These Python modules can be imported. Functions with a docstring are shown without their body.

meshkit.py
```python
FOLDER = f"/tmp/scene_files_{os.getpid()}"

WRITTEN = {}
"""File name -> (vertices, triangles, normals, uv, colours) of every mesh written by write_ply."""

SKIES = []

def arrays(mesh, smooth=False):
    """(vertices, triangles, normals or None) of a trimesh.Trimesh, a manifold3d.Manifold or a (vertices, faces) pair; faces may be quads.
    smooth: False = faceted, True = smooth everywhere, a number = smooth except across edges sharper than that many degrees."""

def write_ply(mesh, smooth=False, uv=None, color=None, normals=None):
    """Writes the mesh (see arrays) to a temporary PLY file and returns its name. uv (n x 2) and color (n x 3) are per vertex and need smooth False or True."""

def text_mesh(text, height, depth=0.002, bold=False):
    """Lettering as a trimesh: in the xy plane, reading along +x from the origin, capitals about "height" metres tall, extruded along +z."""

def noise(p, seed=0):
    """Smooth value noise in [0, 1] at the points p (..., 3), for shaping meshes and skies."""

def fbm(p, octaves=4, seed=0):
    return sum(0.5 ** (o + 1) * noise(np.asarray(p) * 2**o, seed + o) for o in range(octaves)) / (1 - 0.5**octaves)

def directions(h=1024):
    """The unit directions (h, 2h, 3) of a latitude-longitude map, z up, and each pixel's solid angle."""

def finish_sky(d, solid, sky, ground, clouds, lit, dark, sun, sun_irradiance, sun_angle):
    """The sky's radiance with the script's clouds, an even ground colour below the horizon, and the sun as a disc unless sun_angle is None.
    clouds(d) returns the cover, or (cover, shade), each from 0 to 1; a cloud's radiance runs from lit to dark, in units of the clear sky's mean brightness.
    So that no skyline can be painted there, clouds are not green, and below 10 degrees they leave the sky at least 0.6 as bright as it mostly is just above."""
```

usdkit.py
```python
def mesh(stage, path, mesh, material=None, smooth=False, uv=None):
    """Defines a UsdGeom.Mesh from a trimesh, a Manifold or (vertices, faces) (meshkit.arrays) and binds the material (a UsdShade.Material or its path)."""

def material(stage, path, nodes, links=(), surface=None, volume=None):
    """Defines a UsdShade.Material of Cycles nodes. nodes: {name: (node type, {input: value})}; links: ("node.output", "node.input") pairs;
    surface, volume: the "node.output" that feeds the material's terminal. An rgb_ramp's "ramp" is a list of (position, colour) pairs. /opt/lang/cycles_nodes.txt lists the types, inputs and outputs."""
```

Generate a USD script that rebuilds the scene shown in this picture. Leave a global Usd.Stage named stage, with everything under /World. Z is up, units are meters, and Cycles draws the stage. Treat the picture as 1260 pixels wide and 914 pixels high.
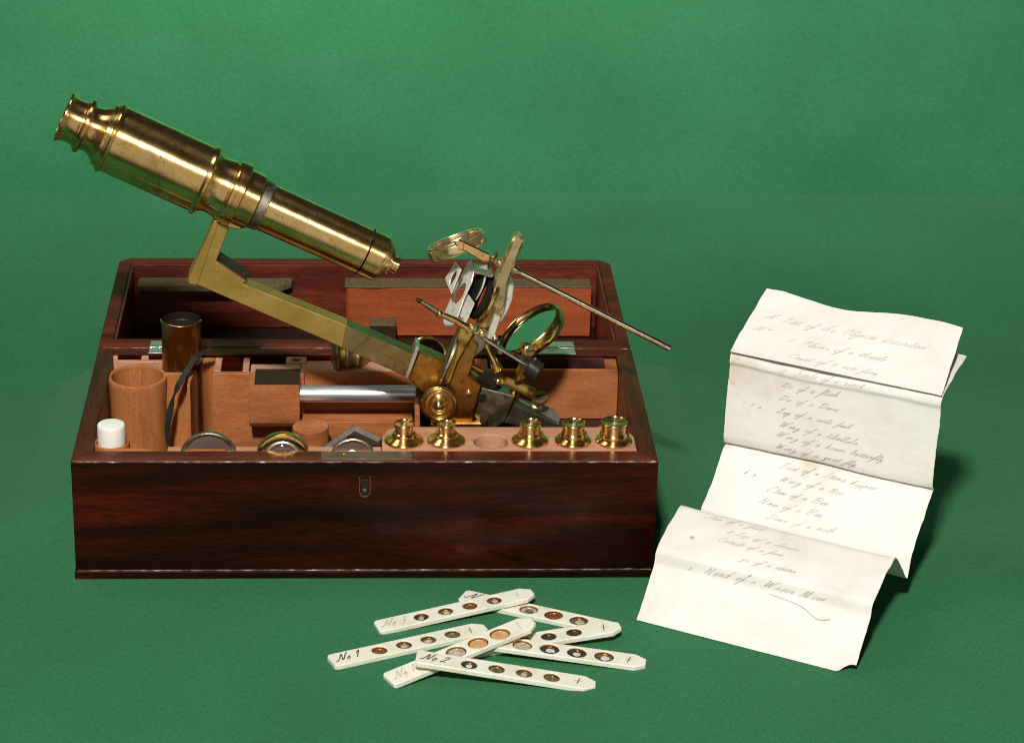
import math, numpy as np, trimesh, usdkit, meshkit, mapbox_earcut
from pxr import Usd, UsdGeom, UsdLux, UsdShade, Gf, Sdf
from shapely.geometry import Polygon, Point
from shapely.geometry.polygon import orient

# ------------------------------------------------------------------ camera, lights, exposure
stage = Usd.Stage.CreateInMemory()
UsdGeom.SetStageUpAxis(stage, 'Z'); UsdGeom.SetStageMetersPerUnit(stage, 1.0)
UsdGeom.Xform.Define(stage, '/World'); UsdGeom.Scope.Define(stage, '/World/Looks')
EXPOSURE = 0.0
FPX = 3130.0                                     # focal length in pixels of a 1260 pixel wide frame
PITCH, YAW, ROLL, CX, CY, CZ = 0.4111, 0.0634, 0.0272, -0.0013, -1.1359, 0.6099
_f = np.array([math.sin(YAW) * math.cos(PITCH), math.cos(YAW) * math.cos(PITCH), -math.sin(PITCH)])
_r = np.array([math.cos(YAW), -math.sin(YAW), 0.0]); _u = np.cross(_r, _f)
CR = _r * math.cos(ROLL) + _u * math.sin(ROLL); CU = -_r * math.sin(ROLL) + _u * math.cos(ROLL); CF = _f
CC = np.array([CX, CY, CZ])
cam = UsdGeom.Camera.Define(stage, '/World/camera')
cam.CreateHorizontalApertureAttr(36.0); cam.CreateVerticalApertureAttr(36.0 * 742 / 1024)
cam.CreateFocalLengthAttr(FPX / 1260 * 36.0); cam.CreateClippingRangeAttr(Gf.Vec2f(0.05, 50))
cam.CreateFocusDistanceAttr(1.29); cam.CreateFStopAttr(22.0)
cam.CreateExposureAttr(EXPOSURE)
cam.AddTransformOp().Set(Gf.Matrix4d(*CR, 0, *CU, 0, *(-CF), 0, *CC, 1))


def rect_light(name, at, to, w, h, radiance, color):
    at, to = np.array(at, float), np.array(to, float)
    z = (at - to) / np.linalg.norm(at - to); x = np.cross([0, 0, 1], z); x /= np.linalg.norm(x); y = np.cross(z, x)
    l = UsdLux.RectLight.Define(stage, '/World/' + name)
    l.CreateWidthAttr(w); l.CreateHeightAttr(h); l.CreateIntensityAttr(radiance); l.CreateColorAttr(Gf.Vec3f(*color))
    l.AddTransformOp().Set(Gf.Matrix4d(*x, 0, *y, 0, *z, 0, *at, 1))


rect_light('key_lamp', (-0.15, -1.30, 1.45), (0.05, 0.08, 0.0), 0.13, 0.13, 830.0, (1.0, 0.965, 0.915))
rect_light('overhead_lamp', (-0.55, 0.40, 1.38), (0.05, 0.2, 0.0), 0.35, 0.35, 9.0, (1.0, 0.965, 0.915))
rect_light('added_front_fill', (0.0, -2.4, 0.30), (0.0, 0.0, 0.25), 3.2, 2.3, 0.50, (1.0, 0.95, 0.86))  # added fill light, stands in for the bright room in front
rect_light('added_backdrop_light', (0.0, 0.56, 1.08), (0.06, 1.56, 0.90), 0.40, 0.30, 88.0, (1.12, 1.0, 1.04))  # added light out of view, put in to brighten the rising back cloth
dome = UsdLux.DomeLight.Define(stage, '/World/room_light')
usdkit.material(stage, '/World/Looks/room', {'b': ('background_shader', {'color': (1.0, 0.92, 0.8), 'strength': 0.03})}, surface='b.background')
UsdShade.MaterialBindingAPI.Apply(dome.GetPrim()).Bind(UsdShade.Material.Get(stage, '/World/Looks/room'))

# ------------------------------------------------------------------ measuring: where a sight line of the photograph meets a known plane
rng = np.random.default_rng(7)


def sight(px, py): return CF + (px - 630) / FPX * CR - (py - 457) / FPX * CU
def on_plane(px, py, p, n):
    d = sight(px, py); n = np.asarray(n, float)
    return CC + d * (np.dot(np.asarray(p, float) - CC, n) / np.dot(d, n))
def at_z(px, py, z): return on_plane(px, py, (0, 0, z), (0, 0, 1))
def at_y(px, py, y): return on_plane(px, py, (0, y, 0), (0, 1, 0))


# ------------------------------------------------------------------ scene tree helpers
taken = {}


def path_for(name, parent):
    base = str(parent.GetPath()) if parent is not None else '/World'
    k = taken.get((base, name), 0); taken[(base, name)] = k + 1
    return f'{base}/{name}' if k == 0 else f'{base}/{name}_{k:03d}'


origin = {}


def props(o, label=None, cat=None, group=None, kind=None):
    for k, v in (('label', label), ('category', cat), ('group', group), ('kind', kind)):
        if v: o.SetCustomDataByKey(k, v)
    return o


def thing(name, label, cat, loc=(0, 0, 0), group=None):
    x = UsdGeom.Xform.Define(stage, path_for(name, None)); x.AddTranslateOp().Set(Gf.Vec3d(*map(float, loc)))
    origin[str(x.GetPath())] = np.array(loc, float)
    return props(x.GetPrim(), label, cat, group)


def obj(name, mesh, mat, parent=None, smooth=False, label=None):
    p = path_for(name, parent)
    v, f, n = meshkit.arrays(mesh, smooth)
    o = origin.get(str(parent.GetPath()), np.zeros(3)) if parent is not None else np.zeros(3)
    m = UsdGeom.Mesh.Define(stage, p)
    from pxr import Vt
    m.CreatePointsAttr(Vt.Vec3fArray.FromNumpy((v - o).astype(np.float32)))
    m.CreateFaceVertexCountsAttr(Vt.IntArray.FromNumpy(np.full(len(f), 3, np.int32)))
    m.CreateFaceVertexIndicesAttr(Vt.IntArray.FromNumpy(f.astype(np.int32).ravel()))
    m.CreateSubdivisionSchemeAttr('none'); m.CreateDoubleSidedAttr(True)
    if n is not None:
        m.CreateNormalsAttr(Vt.Vec3fArray.FromNumpy(n.astype(np.float32))); m.SetNormalsInterpolation('vertex')
    UsdShade.MaterialBindingAPI.Apply(m.GetPrim()).Bind(MAT[mat])
    origin[p] = o
    return props(m.GetPrim(), label)


# ------------------------------------------------------------------ materials
MAT = {}


def surf(name, ramp, scale=(1, 1, 1), noise=8.0, detail=6.0, rough=(0.4, 0.5), bump=0.0, bump_noise=200.0, bump_scale=(1, 1, 1), dist=0.0002, distortion=0.0, world=True, rnoise=None, over=None, **kw):
    """A principled material whose colour runs along a ramp by stretched noise, with roughness and relief of their own noise."""
    nodes = {'tc': ('texture_coordinate', {}), 'g': ('geometry', {}), 'm': ('mapping', {'scale': scale}), 'n': ('noise_texture', {'scale': noise, 'detail': detail, 'roughness': 0.6, 'distortion': distortion}),
             'r': ('rgb_ramp', {'ramp': ramp}), 'mb': ('mapping', {'scale': bump_scale}), 'nb': ('noise_texture', {'scale': bump_noise, 'detail': 4.0}),
             'nr': ('noise_texture', {'scale': rnoise or noise * 2.3, 'detail': 5.0}), 'mr': ('map_range', {'from_min': 0.3, 'from_max': 0.7, 'to_min': rough[0], 'to_max': rough[1]}), 'p': ('principled_bsdf', dict(kw))}
    src = 'g.position' if world else 'tc.object'
    links = [(src, 'm.vector'), ('m.vector', 'n.vector'), ('n.fac', 'r.fac'), ('r.color', 'p.base_color'), ('m.vector', 'nr.vector'), ('nr.fac', 'mr.value'), ('mr.result', 'p.roughness')]
    if over:                                    # a second, finer layer of marks multiplied over the colour: (scale, noise, [(position, grey), ...])
        nodes.update({'mo': ('mapping', {'scale': over[0]}), 'no': ('noise_texture', {'scale': over[1], 'detail': 6.0, 'roughness': 0.65}), 'ro': ('rgb_ramp', {'ramp': [(q, c if np.ndim(c) else (c, c, c)) for q, c in over[2]]}), 'xo': ('mix', {'mix_type': 'multiply', 'fac': 1.0})})
        links.remove(('r.color', 'p.base_color')); links += [(src, 'mo.vector'), ('mo.vector', 'no.vector'), ('no.fac', 'ro.fac'), ('r.color', 'xo.color1'), ('ro.color', 'xo.color2'), ('xo.color', 'p.base_color')]
    if bump:
        nodes['b'] = ('bump', {'strength': bump, 'distance': dist}); links += [(src, 'mb.vector'), ('mb.vector', 'nb.vector'), ('nb.fac', 'b.height'), ('b.normal', 'p.normal')]
    MAT[name] = usdkit.material(stage, '/World/Looks/' + name, nodes, links, surface='p.BSDF')


surf('brass', [(0.25, (0.60, 0.36, 0.11)), (0.5, (0.78, 0.51, 0.18)), (0.75, (0.84, 0.60, 0.27))], over=((1, 1, 1), 330, [(0.33, (0.5, 0.42, 0.3)), (0.46, 0.95), (0.7, 1.06)]), noise=70, detail=9, rough=(0.13, 0.27), bump=0.15, bump_noise=2600, dist=0.00003, metallic=1.0)
surf('pale_brass', [(0.25, (0.66, 0.48, 0.21)), (0.5, (0.80, 0.62, 0.31)), (0.8, (0.86, 0.72, 0.44))], over=((1, 1, 1), 330, [(0.33, (0.7, 0.62, 0.5)), (0.46, 0.95), (0.7, 1.06)]), noise=90, detail=8, rough=(0.14, 0.3), bump=0.15, bump_noise=2600, dist=0.00003, metallic=0.88)
surf('dull_brass', [(0.25, (0.36, 0.22, 0.045)), (0.5, (0.48, 0.31, 0.075)), (0.8, (0.58, 0.41, 0.13))], scale=(1, 1, 1.3), noise=45, detail=10, over=((0.5, 1, 1), 900, [(0.33, (0.82, 0.76, 0.66)), (0.43, 0.98), (0.7, 1.05)]), rough=(0.34, 0.5), bump=0.25, bump_noise=1800, dist=0.00004, metallic=0.7)
surf('brown_brass', [(0.25, (0.33, 0.15, 0.03)), (0.5, (0.50, 0.27, 0.06)), (0.8, (0.62, 0.38, 0.12))], over=((1, 1, 1), 330, [(0.33, (0.5, 0.42, 0.3)), (0.46, 0.95), (0.7, 1.06)]), noise=50, detail=8, rough=(0.24, 0.42), bump=0.2, bump_noise=1800, dist=0.00004, metallic=1.0)
surf('tarnished_steel', [(0.25, (0.24, 0.20, 0.12)), (0.5, (0.37, 0.33, 0.23)), (0.8, (0.46, 0.44, 0.36))], over=((1, 1, 1), 330, [(0.33, (0.5, 0.42, 0.3)), (0.46, 0.95), (0.7, 1.06)]), noise=80, detail=9, rough=(0.3, 0.5), bump=0.25, bump_noise=1800, dist=0.00004, metallic=1.0)
surf('steel', [(0.25, (0.48, 0.48, 0.46)), (0.7, (0.68, 0.68, 0.66))], noise=70, detail=8, rough=(0.2, 0.36), bump=0.15, bump_noise=2200, dist=0.00003, metallic=1.0)
surf('silvered', [(0.25, (0.60, 0.58, 0.50)), (0.7, (0.80, 0.78, 0.70))], noise=110, detail=8, rough=(0.24, 0.42), bump=0.2, bump_noise=1800, dist=0.00004, metallic=0.9)
surf('dark_metal', [(0.3, (0.008, 0.007, 0.006)), (0.8, (0.03, 0.022, 0.015))], noise=120, rough=(0.4, 0.55), specular_ior_level=0.25)
surf('pale_metal', [(0.25, (0.62, 0.60, 0.52)), (0.7, (0.84, 0.82, 0.74))], noise=110, detail=8, rough=(0.3, 0.45), bump=0.2, bump_noise=1800, dist=0.00004, metallic=0.45, over=((1, 1, 1), 420, [(0.33, 0.6), (0.45, 0.97), (0.7, 1.0)]))
surf('dark_steel', [(0.25, (0.10, 0.080, 0.055)), (0.8, (0.24, 0.20, 0.15))], noise=80, detail=9, rough=(0.32, 0.5), bump=0.25, bump_noise=1800, dist=0.00004, metallic=0.9)
surf('dark_brass', [(0.25, (0.22, 0.15, 0.05)), (0.5, (0.36, 0.26, 0.105)), (0.8, (0.46, 0.36, 0.18))], scale=(1, 1, 1.4), noise=55, detail=9, rough=(0.32, 0.5), bump=0.25, bump_noise=1800, dist=0.00004, metallic=1.0, over=((1, 1, 1), 330, [(0.33, 0.6), (0.46, 0.95), (0.7, 1.06)]))
surf('dull_plate', [(0.25, (0.10, 0.07, 0.05)), (0.8, (0.20, 0.15, 0.115))], noise=120, rough=(0.4, 0.55), metallic=0.5)
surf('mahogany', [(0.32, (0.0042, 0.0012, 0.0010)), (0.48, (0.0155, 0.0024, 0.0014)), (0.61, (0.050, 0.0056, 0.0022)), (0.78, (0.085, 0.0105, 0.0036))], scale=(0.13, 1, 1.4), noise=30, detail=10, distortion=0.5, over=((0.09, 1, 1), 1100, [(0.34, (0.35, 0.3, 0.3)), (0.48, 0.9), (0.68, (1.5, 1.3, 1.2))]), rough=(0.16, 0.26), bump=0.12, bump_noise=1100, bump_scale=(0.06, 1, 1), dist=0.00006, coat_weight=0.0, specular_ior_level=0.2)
surf('mahogany_side', [(0.30, (0.022, 0.0060, 0.0038)), (0.5, (0.056, 0.0115, 0.0060)), (0.75, (0.12, 0.026, 0.013))], scale=(1.2, 0.14, 1.2), over=((1, 0.1, 1), 1300, [(0.36, 0.5), (0.48, 0.95), (0.7, 1.2)]), noise=60, detail=9, distortion=0.5, rough=(0.24, 0.4), bump=0.3, bump_noise=900, bump_scale=(1, 0.06, 1), dist=0.00008, specular_ior_level=0.16)
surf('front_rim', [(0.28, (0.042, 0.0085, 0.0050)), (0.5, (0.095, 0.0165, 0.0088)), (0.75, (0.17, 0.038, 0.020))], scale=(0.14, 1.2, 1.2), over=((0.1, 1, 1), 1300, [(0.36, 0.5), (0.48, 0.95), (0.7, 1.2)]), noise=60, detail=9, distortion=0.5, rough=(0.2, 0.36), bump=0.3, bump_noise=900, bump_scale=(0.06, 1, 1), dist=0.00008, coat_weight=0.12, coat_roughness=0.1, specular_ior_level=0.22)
surf('mahogany_rim', [(0.28, (0.042, 0.0085, 0.0050)), (0.5, (0.095, 0.0165, 0.0088)), (0.75, (0.17, 0.038, 0.020))], scale=(0.14, 1.2, 1.2), over=((0.1, 1, 1), 1300, [(0.36, 0.5), (0.48, 0.95), (0.7, 1.2)]), noise=60, detail=9, distortion=0.5, rough=(0.35, 0.5), bump=0.3, bump_noise=900, bump_scale=(0.06, 1, 1), dist=0.00008, specular_ior_level=0.08)
surf('mahogany_inside', [(0.28, (0.055, 0.0080, 0.0045)), (0.5, (0.125, 0.020, 0.009)), (0.75, (0.22, 0.042, 0.016))], scale=(0.2, 1, 1.5), over=((0.1, 1, 1), 1300, [(0.36, 0.5), (0.48, 0.95), (0.7, 1.2)]), noise=50, detail=9, distortion=0.5, rough=(0.34, 0.5), bump=0.25, bump_noise=900, bump_scale=(0.08, 1, 1), dist=0.00008)
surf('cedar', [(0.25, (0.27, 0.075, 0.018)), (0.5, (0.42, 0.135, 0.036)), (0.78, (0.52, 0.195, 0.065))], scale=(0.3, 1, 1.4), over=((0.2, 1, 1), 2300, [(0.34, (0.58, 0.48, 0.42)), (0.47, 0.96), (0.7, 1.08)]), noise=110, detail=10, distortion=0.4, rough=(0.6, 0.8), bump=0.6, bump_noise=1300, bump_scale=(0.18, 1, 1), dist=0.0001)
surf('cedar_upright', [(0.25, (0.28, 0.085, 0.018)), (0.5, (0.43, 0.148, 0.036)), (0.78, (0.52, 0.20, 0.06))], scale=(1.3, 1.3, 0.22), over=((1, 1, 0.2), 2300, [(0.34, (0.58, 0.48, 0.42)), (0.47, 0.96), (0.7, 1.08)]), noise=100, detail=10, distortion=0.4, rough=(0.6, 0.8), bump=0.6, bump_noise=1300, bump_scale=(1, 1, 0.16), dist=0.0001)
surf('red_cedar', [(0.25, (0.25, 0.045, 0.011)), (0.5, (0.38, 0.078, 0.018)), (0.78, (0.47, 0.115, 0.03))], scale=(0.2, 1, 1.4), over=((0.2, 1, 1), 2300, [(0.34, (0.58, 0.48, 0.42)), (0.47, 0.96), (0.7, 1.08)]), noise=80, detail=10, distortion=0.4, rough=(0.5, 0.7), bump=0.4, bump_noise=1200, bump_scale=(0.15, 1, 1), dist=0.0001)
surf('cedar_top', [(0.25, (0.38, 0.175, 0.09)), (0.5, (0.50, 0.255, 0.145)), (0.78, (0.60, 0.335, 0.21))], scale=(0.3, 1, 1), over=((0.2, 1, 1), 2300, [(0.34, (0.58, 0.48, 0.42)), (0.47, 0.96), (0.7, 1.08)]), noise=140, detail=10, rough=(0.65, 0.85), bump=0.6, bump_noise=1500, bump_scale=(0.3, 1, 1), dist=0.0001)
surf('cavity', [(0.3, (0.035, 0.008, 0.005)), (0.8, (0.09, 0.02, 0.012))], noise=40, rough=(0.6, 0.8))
surf('brown_velvet', [(0.3, (0.016, 0.011, 0.005)), (0.75, (0.060, 0.042, 0.020))], noise=900, detail=4, rough=(0.95, 1.0), bump=1.0, bump_noise=2600, dist=0.0004, specular_ior_level=0.1)
surf('olive_velvet', [(0.3, (0.085, 0.062, 0.028)), (0.75, (0.19, 0.148, 0.075))], noise=700, detail=5, rough=(0.95, 1.0), bump=1.0, bump_noise=2600, dist=0.0003, specular_ior_level=0.1)
surf('ivory', [(0.24, (0.66, 0.57, 0.41)), (0.42, (0.82, 0.765, 0.62)), (0.75, (0.88, 0.84, 0.72))], over=((1, 1, 1), 900, [(0.3, (0.7, 0.6, 0.45)), (0.42, 1.0)]), noise=70, detail=9, rough=(0.38, 0.55), bump=0.2, bump_noise=900, dist=0.00008, subsurface_weight=0.15, subsurface_scale=0.002)
surf('white_ivory', [(0.3, (0.86, 0.83, 0.75)), (0.75, (0.9, 0.88, 0.81))], noise=80, rough=(0.35, 0.5), subsurface_weight=0.2, subsurface_scale=0.003)
surf('paper', [(0.28, (0.64, 0.565, 0.46)), (0.40, (0.735, 0.705, 0.65)), (0.56, (0.775, 0.758, 0.72)), (0.8, (0.80, 0.785, 0.75))], noise=26, detail=10, rough=(0.75, 0.9), bump=0.6, bump_noise=300, dist=0.0003)
surf('old_edge', [(0.35, (0.70, 0.58, 0.42)), (0.6, (0.84, 0.79, 0.69))], noise=220, rough=(0.75, 0.9))
surf('ink', [(0.3, (0.28, 0.235, 0.20)), (0.70, (0.53, 0.48, 0.43))], noise=150, rough=(0.7, 0.85))
surf('faded_ink', [(0.3, (0.44, 0.39, 0.345)), (0.70, (0.62, 0.575, 0.53))], noise=150, rough=(0.7, 0.85))
surf('black_ink', [(0.3, (0.02, 0.016, 0.012)), (0.75, (0.20, 0.15, 0.11))], noise=300, rough=(0.6, 0.8))
surf('horn', [(0.3, (0.016, 0.0036, 0.001)), (0.55, (0.055, 0.013, 0.0025)), (0.8, (0.15, 0.045, 0.008))], scale=(1, 1, 0.5), noise=90, detail=5, rough=(0.08, 0.16), coat_weight=0.4)
surf('ribbon', [(0.3, (0.007, 0.008, 0.006)), (0.75, (0.024, 0.028, 0.019))], noise=300, rough=(0.5, 0.7), bump=0.4, bump_noise=3000, dist=0.0001, specular_ior_level=0.25)
surf('glint_blue', [(0.3, (0.02, 0.05, 0.16)), (0.8, (0.10, 0.2, 0.45))], noise=60, rough=(0.05, 0.1))  # colour of the painted reflection on the forceps disc
surf('lens', [(0.3, (0.28, 0.30, 0.33)), (0.8, (0.42, 0.44, 0.46))], noise=60, rough=(0.04, 0.08), specular_ior_level=0.9)
surf('grey_glass', [(0.3, (0.07, 0.055, 0.052)), (0.7, (0.20, 0.17, 0.16))], noise=120, rough=(0.08, 0.16), specular_ior_level=0.8)
surf('smoky_lens', [(0.3, (0.075, 0.050, 0.040)), (0.8, (0.16, 0.115, 0.095))], noise=40, rough=(0.05, 0.1), specular_ior_level=0.8)
surf('black_matte', [(0.3, (0.010, 0.009, 0.008)), (0.8, (0.022, 0.019, 0.016))], noise=90, rough=(0.7, 0.85), specular_ior_level=0.04)
surf('mirror', [(0.0, (0.36, 0.37, 0.35)), (1.0, (0.44, 0.45, 0.42))], noise=30, rough=(0.02, 0.05), metallic=1.0)
surf('silver_tube', [(0.25, (0.62, 0.62, 0.64)), (0.7, (0.82, 0.82, 0.84))], scale=(0.15, 1, 1), noise=160, detail=6, rough=(0.3, 0.42), metallic=0.85)
surf('wear_and_glint', [(0.44, (0.05, 0.012, 0.007)), (0.58, (0.22, 0.14, 0.11)), (0.66, (0.66, 0.60, 0.55))], scale=(0.35, 1, 1), noise=420, detail=5, rough=(0.3, 0.5))  # worn wood edges, and also the painted highlight along the hinge line
for k, (a, b) in {'specimen_dark': ((0.020, 0.017, 0.011), (0.09, 0.07, 0.045)), 'specimen_brown': ((0.08, 0.035, 0.014), (0.24, 0.13, 0.065)), 'specimen_red': ((0.13, 0.035, 0.013), (0.32, 0.12, 0.05)), 'specimen_olive': ((0.055, 0.05, 0.025), (0.20, 0.17, 0.09)),
                  'specimen_tan': ((0.50, 0.26, 0.10), (0.66, 0.40, 0.19)), 'specimen_pale': ((0.32, 0.27, 0.20), (0.6, 0.52, 0.4)), 'specimen_white': ((0.5, 0.53, 0.5), (0.75, 0.77, 0.73))}.items():
    surf(k, [(0.35, a), (0.68, b)], noise=420, detail=5, rough=(0.06, 0.16), specular_ior_level=0.6)
def turned_metal(name, ramp, axis, rough=(0.24, 0.32), aniso=0.92, noise=80):
    """Lathe-turned metal: the fine rings left by the tool spread highlights along the work's axis."""
    MAT[name] = usdkit.material(stage, '/World/Looks/' + name, {'g': ('geometry', {}), 'n': ('noise_texture', {'scale': noise, 'detail': 9.0}), 'r': ('rgb_ramp', {'ramp': ramp}), 'nr': ('noise_texture', {'scale': 240.0, 'detail': 5.0}),
        'mr': ('map_range', {'from_min': 0.3, 'from_max': 0.7, 'to_min': rough[0], 'to_max': rough[1]}), 'n2': ('noise_texture', {'scale': 26.0, 'detail': 10.0, 'roughness': 0.7, 'distortion': 0.8}), 'r2': ('rgb_ramp', {'ramp': [(0.34, (0.66, 0.58, 0.45)), (0.45, (0.95, 0.94, 0.92)), (0.6, (1.0, 1.0, 1.0)), (0.72, (1.04, 1.05, 1.10))]}), 'x2': ('mix', {'mix_type': 'multiply', 'fac': 1.0}), 'n3': ('noise_texture', {'scale': 700.0, 'detail': 4.0}), 'r3': ('rgb_ramp', {'ramp': [(0.30, (0.35, 0.28, 0.2)), (0.38, (1, 1, 1))]}), 'x3': ('mix', {'mix_type': 'multiply', 'fac': 1.0}),
        't': ('combine_xyz', dict(zip('xyz', map(float, axis)))), 'nb': ('noise_texture', {'scale': 2600.0, 'detail': 2.0}), 'b': ('bump', {'strength': 0.1, 'distance': 0.00003}),
        'p': ('principled_bsdf', {'metallic': 1.0, 'anisotropic': aniso})}, [('g.position', 'n.vector'), ('n.fac', 'r.fac'), ('g.position', 'n2.vector'), ('n2.fac', 'r2.fac'), ('r.color', 'x2.color1'), ('r2.color', 'x2.color2'), ('g.position', 'n3.vector'), ('n3.fac', 'r3.fac'), ('x2.color', 'x3.color1'), ('r3.color', 'x3.color2'), ('x3.color', 'p.base_color'), ('g.position', 'nr.vector'), ('nr.fac', 'mr.value'), ('mr.result', 'p.roughness'), ('t.vector', 'p.tangent'),
        ('g.position', 'nb.vector'), ('nb.fac', 'b.height'), ('b.normal', 'p.normal')], surface='p.BSDF')


BRASS_RAMP = [(0.2, (0.68, 0.42, 0.14)), (0.5, (0.84, 0.57, 0.22)), (0.8, (0.90, 0.67, 0.33))]
turned_metal('upright_brass', BRASS_RAMP, (0, 0, 1))
turned_metal('knob_brass', BRASS_RAMP, (0, -1, 0), (0.2, 0.28), 0.6)
# panes: see-through sheets with a reflection, tinted as the photograph shows them
for k, tint in (('clear_glass', (0.93, 0.95, 0.93)), ('smoky_glass', (0.34, 0.27, 0.24)), ('dark_glass', (0.30, 0.24, 0.23))):
    MAT[k] = usdkit.material(stage, '/World/Looks/' + k, {'t': ('transparent_bsdf', {'color': tint}), 'g': ('glossy_bsdf', {'color': (1, 1, 1), 'roughness': 0.06}), 'f': ('fresnel', {'IOR': 1.6}), 'x': ('mix_closure', {})},
                             [('f.fac', 'x.fac'), ('t.BSDF', 'x.closure1'), ('g.BSDF', 'x.closure2')], surface='x.closure')
# green cloth: woven relief, slight mottling, a few specks of lint
MAT['cloth'] = usdkit.material(stage, '/World/Looks/cloth', {
    'g': ('geometry', {}), 'n': ('noise_texture', {'scale': 9.0, 'detail': 5.0}), 'r': ('rgb_ramp', {'ramp': [(0.3, (0.0205, 0.130, 0.049)), (0.5, (0.0235, 0.146, 0.056)), (0.72, (0.028, 0.162, 0.065))]}),
    'mu': ('mapping', {'scale': (1.0, 0.22, 1.0)}), 'mv': ('mapping', {'scale': (0.22, 1.0, 1.0)}), 'nf': ('noise_texture', {'scale': 1250.0, 'detail': 3.0}), 'ng': ('noise_texture', {'scale': 1250.0, 'detail': 3.0}), 'af': ('math', {'math_type': 'add'}),
    'rf': ('rgb_ramp', {'ramp': [(0.36, (0.74, 0.79, 0.72)), (0.64, (1.24, 1.20, 1.26))]}), 'hf': ('math', {'math_type': 'multiply', 'value2': 0.5}), 'x': ('mix', {'mix_type': 'multiply', 'fac': 1.0}),
    'v': ('voronoi_texture', {'scale': 13.0, 'randomness': 1.0}), 'lt': ('math', {'math_type': 'less_than', 'value2': 0.013}), 'sp': ('mix', {'color2': (0.006, 0.03, 0.015)}),
    'wx': ('wave_texture', {'bands_direction': 'x', 'scale': 420.0, 'distortion': 1.5, 'detail': 1.0}), 'wy': ('wave_texture', {'bands_direction': 'y', 'scale': 420.0, 'distortion': 1.5, 'detail': 1.0}),
    'a': ('math', {'math_type': 'add'}), 'b': ('bump', {'strength': 0.45, 'distance': 0.0003}), 'p': ('principled_bsdf', {'roughness': 0.95, 'specular_ior_level': 0.15, 'sheen_weight': 0.12, 'sheen_tint': (0.5, 0.9, 0.6)})},
    [('g.position', 'n.vector'), ('n.fac', 'r.fac'), ('g.position', 'mu.vector'), ('g.position', 'mv.vector'), ('mu.vector', 'nf.vector'), ('mv.vector', 'ng.vector'), ('nf.fac', 'af.value1'), ('ng.fac', 'af.value2'), ('af.value', 'hf.value1'), ('hf.value', 'rf.fac'), ('r.color', 'x.color1'), ('rf.color', 'x.color2'), ('g.position', 'v.vector'), ('v.distance', 'lt.value1'),
     ('x.color', 'sp.color1'), ('lt.value', 'sp.fac'), ('sp.color', 'p.base_color'), ('g.position', 'wx.vector'), ('g.position', 'wy.vector'), ('wx.fac', 'a.value1'), ('wy.fac', 'a.value2'), ('a.value', 'b.height'), ('b.normal', 'p.normal')], surface='p.BSDF')

# ------------------------------------------------------------------ mesh helpers
X, Y, Z = np.eye(3)


def unit(v): v = np.asarray(v, float); return v / np.linalg.norm(v)
def join(*ms): return trimesh.util.concatenate([m for m in ms])


def offset(ring, c):
    """The ring moved inwards by c at each corner (the ring runs anticlockwise round solid ground)."""
    a, b, d = np.roll(ring, 1, 0), ring, np.roll(ring, -1, 0)
    e1, e2 = b - a, d - b
    n1 = np.stack([-e1[:, 1], e1[:, 0]], 1) / np.maximum(np.linalg.norm(e1, axis=1, keepdims=True), 1e-12)
    n2 = np.stack([-e2[:, 1], e2[:, 0]], 1) / np.maximum(np.linalg.norm(e2, axis=1, keepdims=True), 1e-12)
    m = n1 + n2
    return b + c * m / np.maximum((m * n1).sum(1, keepdims=True), 0.35)


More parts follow.
